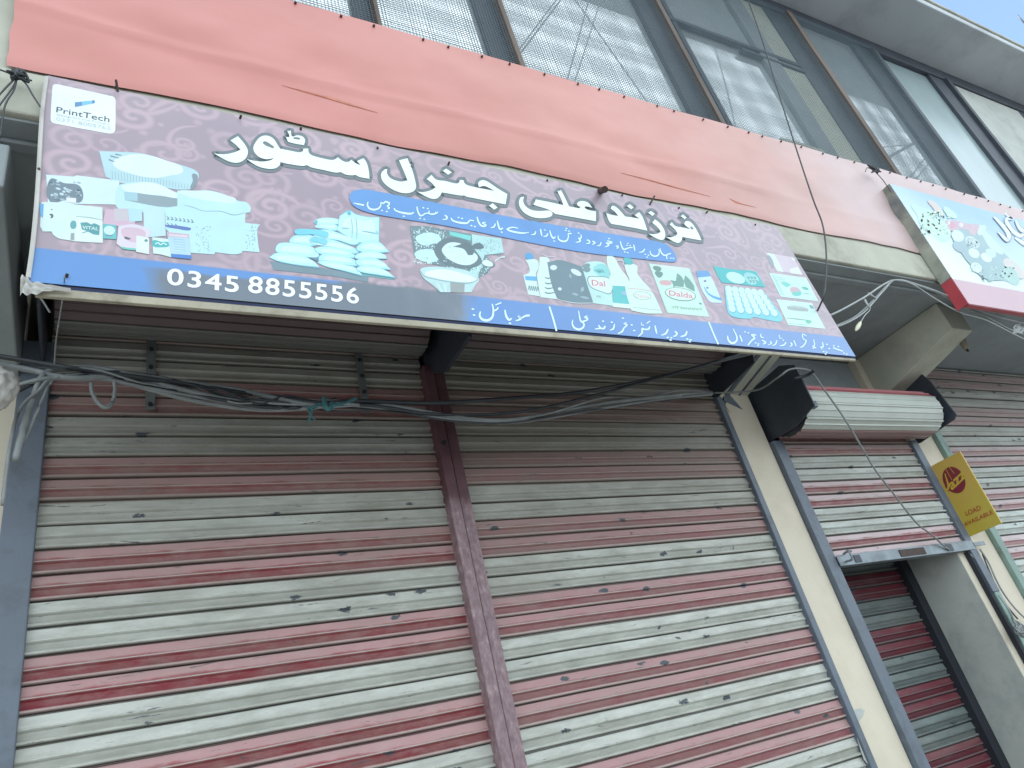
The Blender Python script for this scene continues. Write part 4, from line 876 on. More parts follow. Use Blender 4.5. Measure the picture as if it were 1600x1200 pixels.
A.poly([(232, 735), (300, 692), (600, 690), (900, 745), (1050, 855), (1010, 930), (945, 1040, 1), (520, 1040, 1), (400, 935), (290, 850)], S(184, 216, 216), True, h1)
A.poly([(650, 890, 1), (855, 908, 1), (845, 1048, 1), (655, 1040, 1)], S(150, 160, 160), tf=h1)
for k in range(5): A.poly([(400+k*55, 900+k*9), (425+k*55, 905+k*9), (520+k*26, 1035), (505+k*26, 1035)], S(200, 224, 216) if k % 2 else S(176, 206, 208), tf=h1, keep=True)
A.n += 1
A.poly([(300, 780), (420, 735), (580, 722), (800, 772), (1015, 865), (900, 895), (650, 882), (400, 830)], S(224, 242, 244), True, h1); A.stroke([(235, 745, 1.2), (300, 820, 1.6), (450, 860, 1.4), (650, 895, 1.4), (900, 915, 1.6), (1040, 862, 1)], S(140, 172, 174), h1); A.n += 1
A.build('product_picture', SG)
# group 4: bottles and pouches
k1 = Cr(810, 370, 6.667); A = Art(SP, .0005)
A.poly([(70, 240, 1), (190, 240), (212, 320), (182, 390), (225, 622, 1), (100, 602, 1), (50, 400, 1), (112, 370), (105, 300)], S(202, 224, 222), True, k1); A.poly([(85, 172), (138, 178), (150, 228), (80, 224)], S(78, 156, 208), True, k1); A.poly([(65, 410), (190, 415), (192, 462), (75, 452)], S(96, 170, 214), tf=k1)
for k in range(5): A.stroke([(100+k*22, 560+k*3, 1.1), (112+k*22, 510+k*3, 1.3), (118+k*22, 552+k*3, 1)], S(110, 146, 148), k1)
A.n += 1
A.poly([(220, 212, 1), (310, 222), (335, 330), (410, 652, 1), (230, 632, 1), (192, 400), (212, 332)], S(206, 230, 226), True, k1)
for y in (425, 480, 530, 580): A.stroke([(275, y, 1.4), (310, y+10, 1.8), (330+(y-425)*.3, y+2, 1.2)], S(80, 118, 120), k1)
A.n += 1; A.stroke([(250, 180, 1), (300, 205, 1.2), (385, 210, 1), (370, 245, .8), (300, 270, .7)], S(212, 206, 216), k1); A.n += 1
A.poly([(660, 310, 1), (730, 262), (900, 280), (960, 420), (985, 722, 1), (775, 692, 1)], S(184, 222, 218), True, k1)
A.poly([(780, 320), (900, 290), (945, 420), (830, 400)], S(140, 208, 206), True, k1)
for a in range(7):
    an = -2.6+a*.42; A.stroke([(840, 375, .6), (840+40*math.cos(an), 370+30*math.sin(an), 1.3), (840+66*math.cos(an), 378+44*math.sin(an), .4)], S(84, 160, 166), k1)
A.n += 1
A.poly([(665, 300), (735, 280), (738, 318), (668, 322)], S(116, 144, 148), True, k1); A.poly([(670, 335), (745, 325), (740, 362), (705, 370)], S(116, 144, 148), True, k1)
A.poly([(722, 425), (800, 412), (955, 440), (965, 590), (860, 575), (745, 520)], S(104, 146, 144), True, k1); A.poly([(730, 432), (800, 420), (955, 448), (962, 582), (860, 567), (752, 515)], S(210, 230, 230), True, k1); A.text('Dal', (765, 508), (905, 520), (760, 448), S(210, 122, 136), .012, k1)
A.text('VTF', (808, 632), (858, 638), (806, 612), S(84, 140, 136), .01, k1)
A.poly([(300, 265, 1), (430, 243), (520, 265), (655, 312, 1), (780, 692, 1), (570, 690), (400, 640, 1), (340, 480)], S(108, 134, 144), True, k1)
for e in ((365, 322, 36, 27, 0), (600, 372, 62, 27, .5), (430, 545, 20, 17, .3)): A.ell(*e, S(206, 222, 224), k1)
for e in ((690, 635, 48, 12, .2), (590, 600, 34, 12, .3), (665, 550, 18, 26, .3), (540, 410, 10, 22, -.3)): A.ell(*e, S(150, 172, 180), k1)
A.stroke([(395, 648, .8), (570, 690, 1), (780, 692, .8)], S(216, 232, 232), k1); A.n += 1
A.poly([(918, 200, 1), (990, 210), (1055, 320), (1155, 470), (1175, 752, 1), (980, 732, 1), (985, 520), (930, 480), (958, 400), (920, 280)], S(208, 228, 218), True, k1)
A.poly([(978, 512), (1150, 520), (1165, 705), (985, 690)], S(92, 188, 188), tf=k1); A.ell(1115, 590, 45, 20, .1, S(150, 180, 210), k1); A.stroke([(1000, 255, 1.2), (1060, 245, 1.6), (1095, 265, 1.2), (1085, 290, 1.2)], S(214, 206, 214), k1); A.n += 1
A.poly([(1100, 290, 1), (1230, 300), (1240, 392), (1390, 572), (1500, 802, 1), (1330, 800), (1175, 770, 1), (1110, 520), (1155, 460), (1125, 380)], S(204, 230, 220), True, k1); A.poly([(1103, 212), (1160, 220), (1188, 285), (1106, 275)], S(74, 174, 178), True, k1)
A.stroke([(1140, 540, 1), (1260, 548, 1), (1390, 572, 1)], S(206, 166, 170), k1); A.n += 1
A.ell(1288, 615, 94, 42, .12, S(126, 158, 150), k1); A.ell(1288, 615, 89, 38, .12, S(208, 230, 222), k1); A.text('Dalda', (1215, 632), (1360, 644), (1213, 596), S(214, 176, 176), .004, k1); A.stroke([(1190, 735, .6), (1480, 770, .6)], S(140, 180, 166), k1); A.n += 1
A.build('product_picture', SG)
# group 5: ghee pack, cream tube, soap and egg tray
n1_ = Cr(1000, 380, 7.2727); A = Art(SP, .0005)
A.poly([(95, 222), (115, 232), (540, 283), (560, 290), (790, 842), (770, 838), (310, 792)], S(192, 226, 212), tf=n1_)
A.poly([(125, 240), (530, 290), (540, 320), (150, 275)], S(204, 216, 214), tf=n1_)
A.poly([(150, 265), (232, 275), (236, 312), (165, 305)], S(104, 142, 138), True, n1_); A.poly([(172, 325), (255, 335), (250, 375), (210, 392)], S(104, 142, 138), True, n1_)
A.poly([(225, 430), (345, 432), (352, 472), (240, 470)], S(206, 168, 172), True, n1_)
for lf in ([(420, 340, 1), (470, 380), (500, 430, 1), (495, 500, 1), (400, 490, 1), (410, 410)], [(512, 365, 1), (560, 410), (612, 480, 1), (622, 552, 1), (520, 500, 1), (500, 430)], [(340, 415, 1), (390, 430), (470, 425), (420, 470), (380, 508, 1), (370, 460)]): A.poly(lf, S(112, 156, 148), True, n1_)
A.ell(458, 582, 178, 74, .16, S(84, 130, 124), n1_); A.ell(458, 580, 170, 67, .16, S(206, 230, 222), n1_); A.text('Dalda', (330, 595), (600, 630), (325, 535), S(212, 130, 144), .016, n1_)
A.text('VTF BANASPATI', (362, 742), (705, 768), (358, 714), S(120, 170, 152), .004, n1_); A.ell(685, 688, 16, 9, .4, S(90, 140, 130), n1_)
A.poly([(652, 388, 1), (800, 378, 1), (850, 470), (932, 678, 1), (860, 678), (795, 668), (745, 605), (695, 520)], S(196, 226, 238), True, n1_); A.poly([(640, 322, 1), (700, 314), (775, 322), (802, 378, 1), (652, 392, 1)], S(100, 154, 202), True, n1_)
A.stroke([(728, 500, 1.2), (770, 570, 2.4), (840, 615, 3.6), (925, 640, 4.4)], S(96, 166, 212), n1_); A.ell(738, 432, 16, 12, 0, S(104, 130, 170), n1_); A.ell(765, 508, 14, 12, 0, S(104, 130, 170), n1_)
A.poly([(828, 258, 1), (1060, 300), (1300, 320), (1345, 370), (1425, 500, 1), (1290, 490), (1160, 472), (930, 450, 1), (880, 372)], S(74, 182, 184), True, n1_); A.ell(1085, 395, 112, 58, .35, S(188, 226, 232), n1_)
A.poly([(1185, 348), (1290, 352), (1350, 420), (1300, 470), (1220, 450)], S(150, 210, 208), True, n1_)
for k in range(3): 
    for j in range(2): A.stroke([(1215+k*36+j*22, 385+j*40, 1.2), (1240+k*36+j*22, 395+j*40, 1.5), (1228+k*34+j*22, 412+j*40, 1.2)], S(80, 150, 154), n1_)
A.n += 1
A.poly([(960, 485, 1), (1180, 515), (1400, 545, 1), (1500, 680), (1610, 830), (1600, 892), (1440, 872), (1290, 842), (1250, 862), (1040, 832), (990, 760)], S(124, 204, 216), True, n1_)
for c_ in range(6):
    for r_ in range(5):
        u, w_ = (c_+.5)/6, (r_+.5)/5; x = (965+u*420)*(1-w_)+(1000+u*590)*w_; y = (490+u*50)*(1-w_)+(765+u*60)*w_
        A.ell(x+4, y+8, 41+w_*10, 36, .9, S(112, 170, 186), n1_, 12, True); A.n += .1; A.ell(x, y, 39+w_*10, 34, .9, S(200, 236, 244), n1_, 12, True); A.n += .1
A.n = int(A.n)+2; A.build('product_picture', SG)
# group 6: three boxed packs at the right end
w1 = Cr(1160, 380, 8.889); A = Art(SP, .0005)
A.poly([(310, 132), (440, 152), (700, 195), (760, 290), (845, 440), (570, 400), (480, 392), (385, 240)], S(208, 196, 206), tf=w1); A.poly([(350, 135), (440, 152), (572, 402), (490, 392)], S(210, 230, 222), tf=w1); A.poly([(345, 170), (400, 200), (440, 330), (400, 320)], S(150, 160, 168), True, w1); A.poly([(680, 200), (725, 215), (730, 245), (690, 230)], S(226, 228, 232), tf=w1); A.poly([(655, 360), (770, 330), (830, 440), (670, 420)], S(218, 226, 226), tf=w1)
A.poly([(368, 412), (882, 482), (1055, 808), (530, 742)], S(196, 232, 224), tf=w1); A.poly([(405, 440), (440, 445), (590, 725), (540, 720)], S(172, 214, 206), tf=w1); A.poly([(540, 548), (665, 570), (625, 610), (590, 600)], S(122, 206, 196), True, w1)
A.ell(735, 665, 82, 52, .45, S(202, 176, 184), w1); A.poly([(690, 690), (800, 670), (820, 705), (770, 735), (700, 722)], S(116, 200, 192), True, w1); A.poly([(825, 610), (900, 620), (915, 650), (850, 640)], S(104, 184, 176), True, w1); A.stroke([(850, 695, 1), (930, 710, 1)], S(130, 170, 176), w1)
for k in range(3): A.stroke([(470, 470+k*26, .7), (600, 488+k*26, .7)], S(140, 190, 184), w1)
A.n += 1
A.poly([(468, 778), (962, 832), (1152, 1192), (635, 1138)], S(200, 232, 224), tf=w1); A.ell(765, 908, 155, 38, .12, S(178, 200, 196), w1)
for k in range(13): A.stroke([(625+k*22, 880+k*3.0, 1.0), (640+k*22, 925+k*2.2, 1.1)], S(150, 150, 156), w1)
A.n += 1; A.poly([(920, 855), (975, 870), (998, 915), (945, 905)], S(100, 170, 168), tf=w1); A.stroke([(610, 1040, 1), (750, 1055, 1.6), (900, 1072, 1)], S(130, 170, 160), w1); A.poly([(880, 1075), (930, 1070), (960, 1090), (925, 1120), (885, 1105)], S(112, 196, 168), True, w1); A.stroke([(650, 1115, .7), (900, 1140, .7)], S(140, 190, 180), w1); A.n += 1
A.build('product_picture', SG)

# ================================================================ neighbour's sign at the right edge
NSY = FR-.075
NP = Plane((0, NSY, 0), (0, -1, 0))
nx0, ztop, zbot, zred = NP.p(1390, 287)[0], NP.p(1390, 287)[2], NP.p(1513, 474)[2]-.002, NP.p(1487, 434)[2]
NS = empty('shop_sign', (nx0+1.2, NSY, zbot), 'pale blue shop sign with vegetables and a red lower border at the right edge', 'shop sign')
nu_, nv_ = 160, 70; x1n = nx0+2.6; V = []; Cc = []
for j in range(nv_+1):
    for i in range(nu_+1):
        u, v = i/nu_, j/nv_; x, z = nx0+(x1n-nx0)*u, zbot+(ztop-zbot)*v
        V.append((x, NSY-.002*math.sin(u*30)*math.sin(v*3.1), z))
        if z < zred: c = np.array(S(198, 164, 174))*(1-.15*u)
        else:
            w = np.clip((v-.22)*1.15-.5*np.clip(.35-u*1.3, 0, 1)+.25*math.sin(u*5), 0, 1); c = np.array(S(222, 238, 240))*(1-w)+np.array(S(150, 188, 214))*w
        Cc.append(c)
n = nu_+1
mesh_obj('banner', V, [(j*n+i, j*n+i+1, (j+1)*n+i+1, (j+1)*n+i) for j in range(nv_) for i in range(nu_)], m_banner, NS, True, cols=np.array(Cc))
MB().box(nx0, x1n, NSY+.006, NSY+.03, zbot+.002, ztop-.002).build('sign_frame', m_wood, NS)
MB().box(nx0-.006, nx0-.001, NSY+.0, NSY+.072, zred+.002, ztop).build('side_hem', M('weathered_hem', S(150, 152, 140), .7, .3, 9, dirt=S(70, 74, 92), dirt_amt=.8, dirt_scale=3), NS, bevel=.002)
m_red = M('red_vinyl', S(176, 66, 74), .45, .15, 8)
MB().box(nx0-.006, nx0-.001, NSY+.0, NSY+.072, zbot, zred).build('red_hem', m_red, NS, bevel=.002)
MB().box(nx0, x1n, NSY+.002, NSY+.032, zbot-.006, zbot).build('red_hem', m_red, NS, bevel=.002)
v1 = Cr(1420, 300, 6.667); A = Art(NP, .0024)
for pts, c in (([(25, 135), (110, 160), (230, 190), (300, 280), (400, 330), (430, 470), (330, 520), (220, 420), (110, 330), (80, 240)], S(186, 222, 208)), ([(200, 90), (300, 140), (360, 240), (300, 230), (240, 160)], S(208, 198, 192)), ([(360, 160), (450, 200), (500, 270), (410, 250)], S(186, 226, 206)),
               ([(380, 310), (480, 300), (600, 330), (750, 360), (760, 470), (600, 420), (420, 400)], S(196, 172, 184)), ([(460, 420), (700, 430), (1000, 650), (1100, 780), (1140, 960), (1000, 930), (780, 900), (640, 760), (560, 660)], S(150, 180, 186)),
               ([(730, 350), (800, 410), (980, 640), (860, 600), (780, 480)], S(192, 226, 228)), ([(990, 700), (1150, 780), (1200, 900), (1060, 840)], S(204, 200, 196)), ([(960, 830), (1080, 800), (1140, 960), (1020, 930)], S(164, 200, 194))):
    A.poly(pts, c, True, v1)
for x, y, rx, ry, c in ((505, 460, 70, 55, S(204, 230, 228)), (660, 525, 85, 52, S(186, 206, 206)), (520, 575, 72, 48, S(150, 176, 186)), (675, 640, 62, 45, S(206, 230, 230)), (805, 685, 62, 42, S(210, 230, 230)), (850, 640, 60, 42, S(190, 214, 212)), (440, 345, 38, 32, S(206, 150, 168)), (700, 790, 62, 48, S(206, 226, 222)), (540, 345, 26, 22, S(216, 214, 222)), (660, 420, 40, 30, S(200, 176, 186)), (755, 400, 34, 60, S(196, 224, 220))):
    A.ell(x, y, rx, ry, .6, c, v1)
speck(A, (120, 200, 420, 460), 120, S(206, 236, 218), 22, v1); speck(A, (600, 480, 720, 580), 40, S(150, 176, 176), 12, v1); speck(A, (650, 740, 780, 850), 40, S(170, 196, 196), 10, v1); speck(A, (760, 780, 1100, 930), 60, S(176, 212, 206), 20, v1)
A.build('vegetable_picture', NS)
A = Art(NP, .0045)
for sc, c in ((1.0, S(150, 164, 178)), (.62, S(216, 226, 236))):
    for s_ in ([(880, 262, 4), (950, 330, 7), (1030, 430, 9), (1020, 500, 9), (925, 420, 3)], [(1075, 280, 6), (1010, 290, 7), (1060, 390, 9), (1150, 460, 8), (1190, 440, 6)], [(1110, 300, 5), (1170, 400, 8), (1300, 430, 10)], [(1000, 220, 3), (1030, 260, 4), (1085, 285, 3)], [(1100, 480, 4), (1200, 540, 9), (1300, 560, 10)]): A.stroke([(x, y, w*sc) for x, y, w in s_], c, v1)
    A.n += 2
A.build('title_lettering', NS)

# ================================================================ yellow projecting sign
JX = 4.672; JP = Plane((JX-.006, 0, 0), (-1, 0, 0))
JS = empty('hanging_sign', (JX, -.1, 2.29), 'small yellow projecting sign with maroon round logo reading LOAD AVAILABLE on the cream pillar', 'sign')
cj = [JP.p(*p) for p in ((1450, 732), (1497, 705), (1566, 815), (1511, 842))]
z1j, z0j = (cj[0][2]+cj[1][2])/2, (cj[2][2]+cj[3][2])/2; y0j, y1j = (cj[0][1]+cj[3][1])/2, (cj[1][1]+cj[2][1])/2
m_yel, nt, b = new_mat('yellow_sheet')
g_ = nt.nodes.new('ShaderNodeNewGeometry'); sx = nt.nodes.new('ShaderNodeSeparateXYZ'); nt.links.new(g_.outputs[0], sx.inputs[0])
nt.links.new(mixc(nt, ramp(nt, noise_(nt, 9, 5), [(.3, (0, 0, 0)), (.75, (.7,)*3)]), mixc(nt, ramp(nt, math_(nt, 'ADD', math_(nt, 'MULTIPLY', math_(nt, 'SUBTRACT', sx.outputs[2], z0j), 1.6), math_(nt, 'MULTIPLY', noise_(nt, 4, 3), .3)), [(.3, (0, 0, 0)), (.75, (1, 1, 1))]), S(190, 172, 66), S(202, 166, 86)), S(192, 168, 80)), b.inputs['Base Color'])
b.inputs['Roughness'].default_value = .35
MB().box(JX-.0055, JX+.0055, y1j, y0j, z0j, z1j).build('sign_board', m_yel, JS, bevel=.0015)
w7 = Cr(1200, 600, 4); A = Art(JP, .001); MAR = S(132, 44, 56)
A.ell(1163, 600, 88, 66, 1.05, MAR, w7, 28)
YL = S(206, 176, 70)
A.stroke([(1105, 640, 2), (1132, 668, 3)], S(140, 70, 50), w7); A.n += 1
A.text('azz', (1150, 668), (1246, 578), (1126, 628), YL, .03, w7)
A.stroke([(1105, 520, .8), (1150, 600, .8)], YL, w7); A.stroke([(1130, 515, .8), (1165, 560, .8)], YL, w7); A.stroke([(1106, 560, 1.4), (1128, 636, 3), (1118, 662, 3), (1100, 640, 1.5)], YL, w7); A.n += 1
A.build('round_logo', JS)
A = Art(JP, .001); RB = S(170, 74, 44)
A.text('LOAD', (1240, 826), (1335, 786), (1229, 797), RB, .012, w7); A.text('AVAILABLE', (1229, 892), (1408, 812), (1220, 867), RB, .012, w7)
A.build('lettering', JS)
MB().box(JX-.004, JX+.004, y0j-.002, -.02, z1j-.09, z1j-.06).build('fixing_tab', m_rail, JS); MB().box(JX-.004, JX+.004, y0j-.002, -.02, z0j+.06, z0j+.09).build('fixing_tab', m_rail, JS)

# ================================================================ cables, ties and odds and ends
GRP = 'cables strung across the shutters'
def cable(pts, r, mat, label, group=None, name='cable', wig=.0, cat_='cable'):
    P = [np.array(at(p[0], p[1], p[2])) if len(p) == 3 else np.array(p[:3]) for p in pts]
    if wig: P = [p+np.array([random.uniform(-wig, wig) for _ in range(3)]) for p in P]
    o = MB().tube(P, r, 7).build(name, mat, smooth=True); tag(o, label, cat_, group); return o
Y0 = -.36
main = [(-20, 556), (60, 568), (130, 580), (240, 597), (330, 612), (400, 622), (470, 630), (520, 632), (560, 630), (620, 634)]
strands = [
 ([(-20, 553), (60, 566), (130, 577), (230, 592), (330, 606), (420, 618), (500, 628), (560, 628), (680, 630), (800, 622), (900, 614), (980, 600), (1060, 582), (1130, 562), (1185, 545)], .0085, m_cable, 'thick black cable rising from the tied bundle to the underside of the shop sign'),
 ([(-20, 566), (50, 578), (110, 590), (200, 590), (300, 612), (400, 632), (480, 634), (560, 631), (620, 635), (680, 647), (740, 655), (800, 656), (860, 645), (960, 628), (1060, 618), (1113, 614)], .0095, m_cable2, 'grey cable sagging lowest over the maroon post to the pillar top'),
 ([(-20, 628), (20, 605), (60, 594), (100, 590), (180, 596), (300, 626), (400, 640), (480, 638), (540, 632), (620, 640), (700, 652), (780, 660), (850, 655), (930, 640), (1030, 624), (1113, 616)], .0075, m_cable2, 'pale grey cable looping up from the left edge into the bundle'),
 ([(-20, 640), (30, 610), (85, 590), (150, 588), (240, 606), (330, 622), (420, 636), (500, 634), (580, 634), (660, 646), (730, 650), (800, 646), (870, 634), (1000, 598), (1120, 566), (1200, 548)], .0065, m_cable, 'thin dark cable leaving the bundle for the right end of the sign'),
 ([(24, 720), (38, 660), (52, 620), (66, 590), (82, 577), (110, 575), (150, 576), (210, 586), (300, 598), (380, 612), (470, 632), (520, 634)], .010, m_cable2, 'thick grey cable bending down along the left guide rail'),
 ([(36, 690), (60, 640), (78, 600), (95, 588), (150, 585), (250, 604), (340, 618), (430, 630), (515, 634)], .0045, m_cable2, 'thin grey cable hooked behind the thick bend at the left'),
 ([(2, 790), (14, 700), (30, 640), (62, 610), (84, 590), (160, 592), (260, 612), (360, 630), (440, 640), (512, 634)], .0055, m_cable2, 'grey cable falling straight down the cream pillar at the left edge'),
 ([(140, 585), (220, 590), (300, 600), (370, 625), (440, 622), (480, 640), (515, 630)], .0045, m_cable, 'short black strand twisted round the middle of the bundle'),
 ([(180, 590), (260, 610), (330, 606), (400, 630), (450, 618), (515, 636)], .004, m_cable, 'thin black strand woven through the bundle left of the rag'),
]
for i, (pts, r, mt, lb) in enumerate(strands):
    cable([(x, y, Y0+random.uniform(-.02, .02) if x < 1100 else Y0+(.30 if 'pillar' in lb else -.05)) for x, y in pts], r, mt, lb, GRP, wig=.003)
for k in range(6):
    xs_ = [random.uniform(60, 120)]
    while xs_[-1] < 520: xs_.append(xs_[-1]+random.uniform(45, 80))
    pts = [(x, np.interp(x, [60, 130, 240, 330, 400, 470, 560], [584, 584, 597, 612, 624, 632, 632])+random.uniform(-11, 11), Y0+random.uniform(-.025, .025)) for x in xs_]
    cable(pts, random.uniform(.0026, .0042), (m_cable, m_cable2)[k % 2], ('thin dark wire wandering through the cable bundle left of the rag', 'thin grey wire wandering through the cable bundle left of the rag')[k % 2], 'thin wires in the cable bundle')
cable([(142, 597, Y0), (144, 612, Y0), (152, 628, Y0-.01), (165, 637, Y0-.01), (176, 628, Y0), (180, 606, Y0), (178, 595, Y0)], .0065, m_cable2, 'short loop of grey cable hanging below the bundle at the left')
cable([(515, 634, Y0), (600, 638, Y0), (680, 652, Y0), (760, 657, Y0), (850, 648, Y0-.01), (940, 622, Y0), (1010, 622, Y0+.05), (1060, 610, Y0+.15), (1113, 612, -.06)], .0055, m_cable2, 'wavy grey cable crossing its neighbours between the rag and the pillar', GRP)
cable([(500, 634, Y0), (620, 644, Y0), (700, 657, Y0-.02), (790, 661, Y0-.02), (880, 648, Y0), (980, 633, Y0+.05), (1113, 617, -.06)], .004, m_cable, 'thin black cable lowest between the rag and the pillar top', GRP)
rag = MB(); c_ = [(485, 640), (500, 632), (513, 637), (522, 634), (540, 630), (557, 622)]
rag.tube([at(x, y, Y0-.02) for x, y in c_], lambda t: .007+.006*math.exp(-((t-.5)/.15)**2), 7); rag.tube([at(506, 622, Y0-.02), at(508, 634, Y0-.035), at(514, 639, Y0-.035), at(518, 630, Y0-.02)], .009, 7)
for q in ([(478, 632), (484, 648), (484, 660)], [(487, 640), (485, 650), (493, 656)], [(488, 636), (487, 648), (480, 658)]): rag.tube([at(x, y, Y0-.02) for x, y in q], .0025, 5)
tag(rag.build('rag_tie', m_tie, smooth=True), 'knotted teal rag tying the cable bundle together left of the maroon post', 'rag tie')
# wire from the pillar over the black plate to the rail
cable([(1113, 614, -.06), (1180, 610, -.2), (1215, 590, -.40), (1232, 578, -.44), (1250, 576, -.44), (1268, 582, -.42), (1290, 612, -.40), (1320, 655, -.36), (1350, 705, -.30), (1368, 735, -.26), (1395, 770, -.2), (1430, 815, -.13), (1455, 835, -.1), (1475, 853, -.075), (1482, 858, -.07)], .0052, m_cable2, 'grey twisted wire drooping from the black roller plate across the door shutter')
cable([(1240, 592, -.36), (1262, 586, -.40), (1272, 579, -.46)], .009, m_black, 'short black cable end beside the roller plate')
cable([(1165, -10, -.95), (1190, 60, -.95), (1218, 150, -.95), (1245, 235, -.95), (1270, 310, -.95), (1285, 350, -.95), (1291, 395, -.95), (1290, 440, -.95), (1285, 468, -.93), (1270, 500, -.80)], .0042, m_cable, 'single black wire hanging from the eaves in front of the pink panel')
GR2 = 'white cables under the overhang'
cable([(1290, 495, -.72), (1310, 487, -.74), (1350, 465, -.78), (1396, 438, -.80), (1440, 447, -.82), (1500, 470, -.84), (1550, 492, -.84), (1620, 510, -.82)], .0055, m_cable3, 'white cable running straight from the sign corner over the clip to the right', GR2)
cable([(1290, 515, -.72), (1320, 506, -.74), (1350, 488, -.76), (1380, 455, -.79), (1398, 438, -.80), (1425, 444, -.82), (1460, 466, -.82), (1500, 488, -.83), (1540, 500, -.83), (1580, 520, -.82), (1620, 540, -.82)], .0038, m_cable3, 'thin wavy white cable sagging below the straight one', GR2)
cable([(1300, 512, -.72), (1335, 496, -.74), (1360, 474, -.77), (1385, 447, -.79), (1398, 438, -.80), (1450, 452, -.82), (1520, 484, -.83), (1580, 516, -.82), (1620, 528, -.82)], .006, m_cable2, 'grey cable lying between the two white ones under the overhang', GR2)
for a, b_, lb in (((1356, 458), (1368, 466), 'upper white tape strap across the white cables beside the shop sign'), ((1351, 468), (1358, 481), 'lower white tape strap standing up from the white cables beside the shop sign')):
    tag(MB().tube([at(*a, -.785), at(*b_, -.785)], .006, 6, smooth=False).build('tape_wrap', m_cable3, smooth=True), lb, 'tape', 'tape straps on the white cables')
kn = MB()
for q in range(9):
    a = random.uniform(0, 6.28); P = [at(1592+random.uniform(-10, 10), 512+random.uniform(-7, 9), -.82) for _ in range(5)]; kn.tube(P, .004, 5)
tag(kn.build('wire_knot', m_cable3, smooth=True), 'tangled white wire ends at the right edge under the overhang', 'wire tangle')
# small bulb on a flex
bl_o = empty('light_bulb', tuple(at(1340, 512, -.74)), 'small clear bulb dangling from the white cables beside the shop sign', 'bulb')
b0, b1 = at(1352, 492, -.755), at(1345, 503, -.75); MB().tube([at(1360, 480, -.77), at(1358, 486, -.76), b0, b1], .003, 5).build('flex', m_cable3, bl_o)
b2 = at(1337, 517, -.745); MB().tube([b1+(b2-b1)*t for t in (0, .2, .45, .7, .9, 1)], lambda t: max(.004, .012*math.sin(math.pi*min(1, t*.86+.12))), 12).build('glass', M('bulb_glass', S(208, 208, 180), .2, .05, bump=0), bl_o, smooth=True)
# lamp holder on the beam
lh = empty('lamp_holder', tuple(at(1506, 535, -.66)), 'dusty round lamp holder under the overhang beside the grey cantilever beam', 'lamp holder')
q0, q1 = at(1500, 526, -.55), at(1511, 546, -.57)
MB().tube([q0+(q1-q0)*t for t in (0, .3, .6, .85, 1)], lambda t: .024-.007*t, 14).build('shell', M('dusty_bakelite', S(140, 134, 118), .7, .2, 20), lh, smooth=True); MB().tube([q1, q1+(q1-q0)*.12], .008, 8, smooth=False).build('socket', m_dark, lh)
# wire clumps
def clump(px, py, y, nn, rad, label, legs, mat=m_cable):
    w = MB(); c0 = at(px, py, y)
    for _ in range(nn):
        P = [c0+np.array([random.gauss(0, rad), random.uniform(-.02, .0), random.gauss(0, rad)]) for _ in range(6)]; w.tube(P, .0042, 5)
    for lg_ in legs: w.tube([c0]+[at(x, y_, y) for x, y_ in lg_], .0028, 5)
    tag(w.build('wire_knot', mat, smooth=True), label, 'wire tangle')
clump(1366, 267, FR-.07, 11, .018, 'knot of black wire at the top corner of the blue neighbouring sign', [[(1380, 282), (1392, 300)], [(1356, 262), (1352, 268)]])
clump(27, 120, FR-.03, 12, .010, 'knot of black wire on the beige fascia beside the logo patch', [[(8, 112), (-15, 104)], [(14, 132), (-12, 160)], [(20, 136), (-5, 170)], [(22, 140), (8, 165), (0, 215)], [(40, 130), (52, 150), (64, 168)], [(42, 124), (50, 126)]])
clump(1592, 985, -.10, 16, .022, 'bunch of stripped grey wire ends beside the right pillar', [[(1580, 960), (1560, 930)]], m_cable2)
GR3 = 'wires down the right pillar'
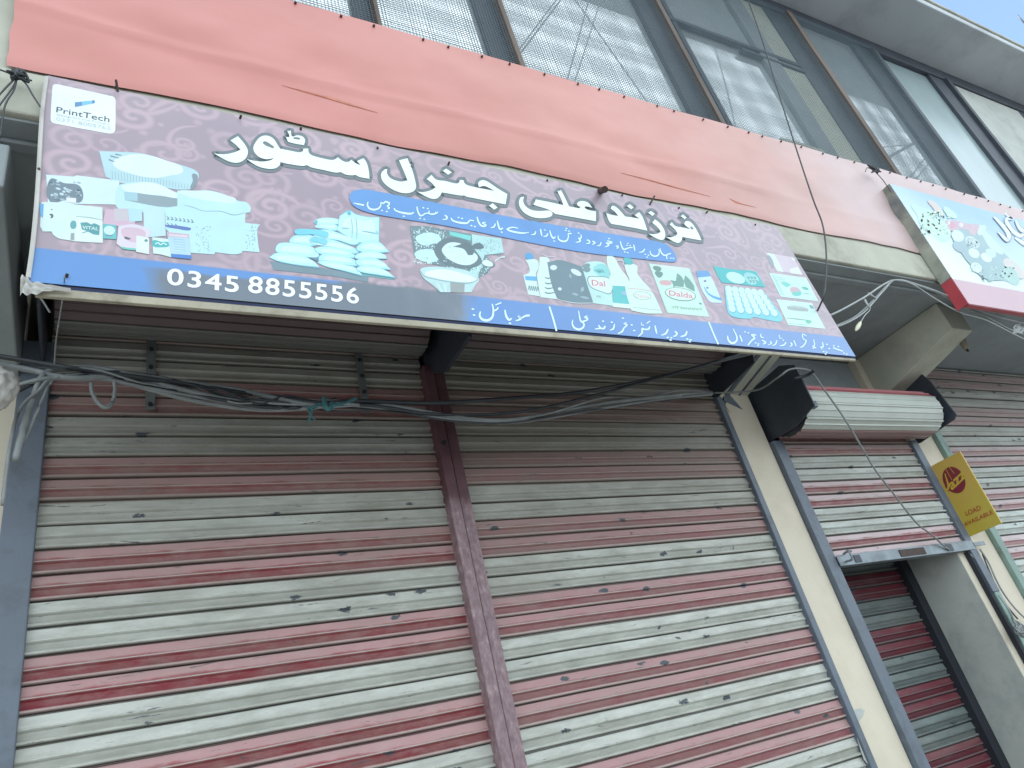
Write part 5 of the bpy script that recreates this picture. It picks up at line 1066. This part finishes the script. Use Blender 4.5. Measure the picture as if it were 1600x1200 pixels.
cable([(1531, 858, -.07), (1545, 880, -.06), (1556, 905, -.05), (1570, 930, -.05), (1590, 955, -.05), (1612, 975, -.05)], .005, m_cable2, 'outer grey wire curving down the right pillar', GR3)
cable([(1516, 866, -.05), (1535, 885, -.05), (1550, 908, -.05), (1566, 935, -.05), (1582, 965, -.06), (1592, 990, -.08)], .005, m_cable2, 'inner grey wire running down the right pillar from the rail', GR3)
cable([(1535, 866, -.06), (1547, 895, -.05), (1558, 920, -.05), (1572, 945, -.05), (1590, 967, -.05)], .0045, m_cable, 'dark wire crossing the other wires on the right pillar', GR3)
# thin strings under the sign
cable([(101, 433, -.90), (99, 460, -.80), (95, 485, -.7), (88, 530, -.55), (85, 568, -.45)], .002, m_cable2, 'thin string hanging from the sign down to the cable bundle', name='string', cat_='string')
cable([(61, 462, -.84), (70, 475, -.8), (78, 488, -.78)], .0025, m_cable3, 'short pale wire end poking out below the torn sign corner', name='wire', cat_='wire')
# wall cable near the far left pillar and the plastic bag
bagp = [(0, 582), (12, 580), (22, 578), (26, 590), (25, 605), (20, 622), (12, 640), (4, 645), (-14, 640), (-18, 600)]
cb = np.mean([at(x, y, -.45) for x, y in bagp], 0); V = []; nseg, nr = 40, 14
bm = bmesh.new(); bmesh.ops.create_icosphere(bm, subdivisions=4, radius=1)
for v in bm.verts:
    d = v.co.copy(); k = 1+.28*noise.noise(d*2.1+Vector((3, 1, 2)))+.16*noise.noise(d*5.3)
    ang = 1-.35*max(0, -d.z)
    v.co = Vector((cb[0]-.018+d.x*.05*k*ang, cb[1]+d.y*.035*k, cb[2]+d.z*.068*k))
me = bpy.data.meshes.new('plastic_bag'); bm.to_mesh(me); bm.free(); me.materials.append(m_cloth)
me.polygons.foreach_set('use_smooth', [True]*len(me.polygons)); o = bpy.data.objects.new('plastic_bag', me); COL.objects.link(o); tag(o, 'crumpled dirty white plastic bag hanging at the left edge beside the cables', 'bag')
# twig on the roof
tw = MB().tube([at(1590, 24, -1.0), at(1597, 32, -1.0), at(1606, 40, -1.0)], .012, 6).build('roof_pipe', m_guide, smooth=True); tag(tw, 'short grey rod sticking up above the roof edge at the top right corner', 'rod')
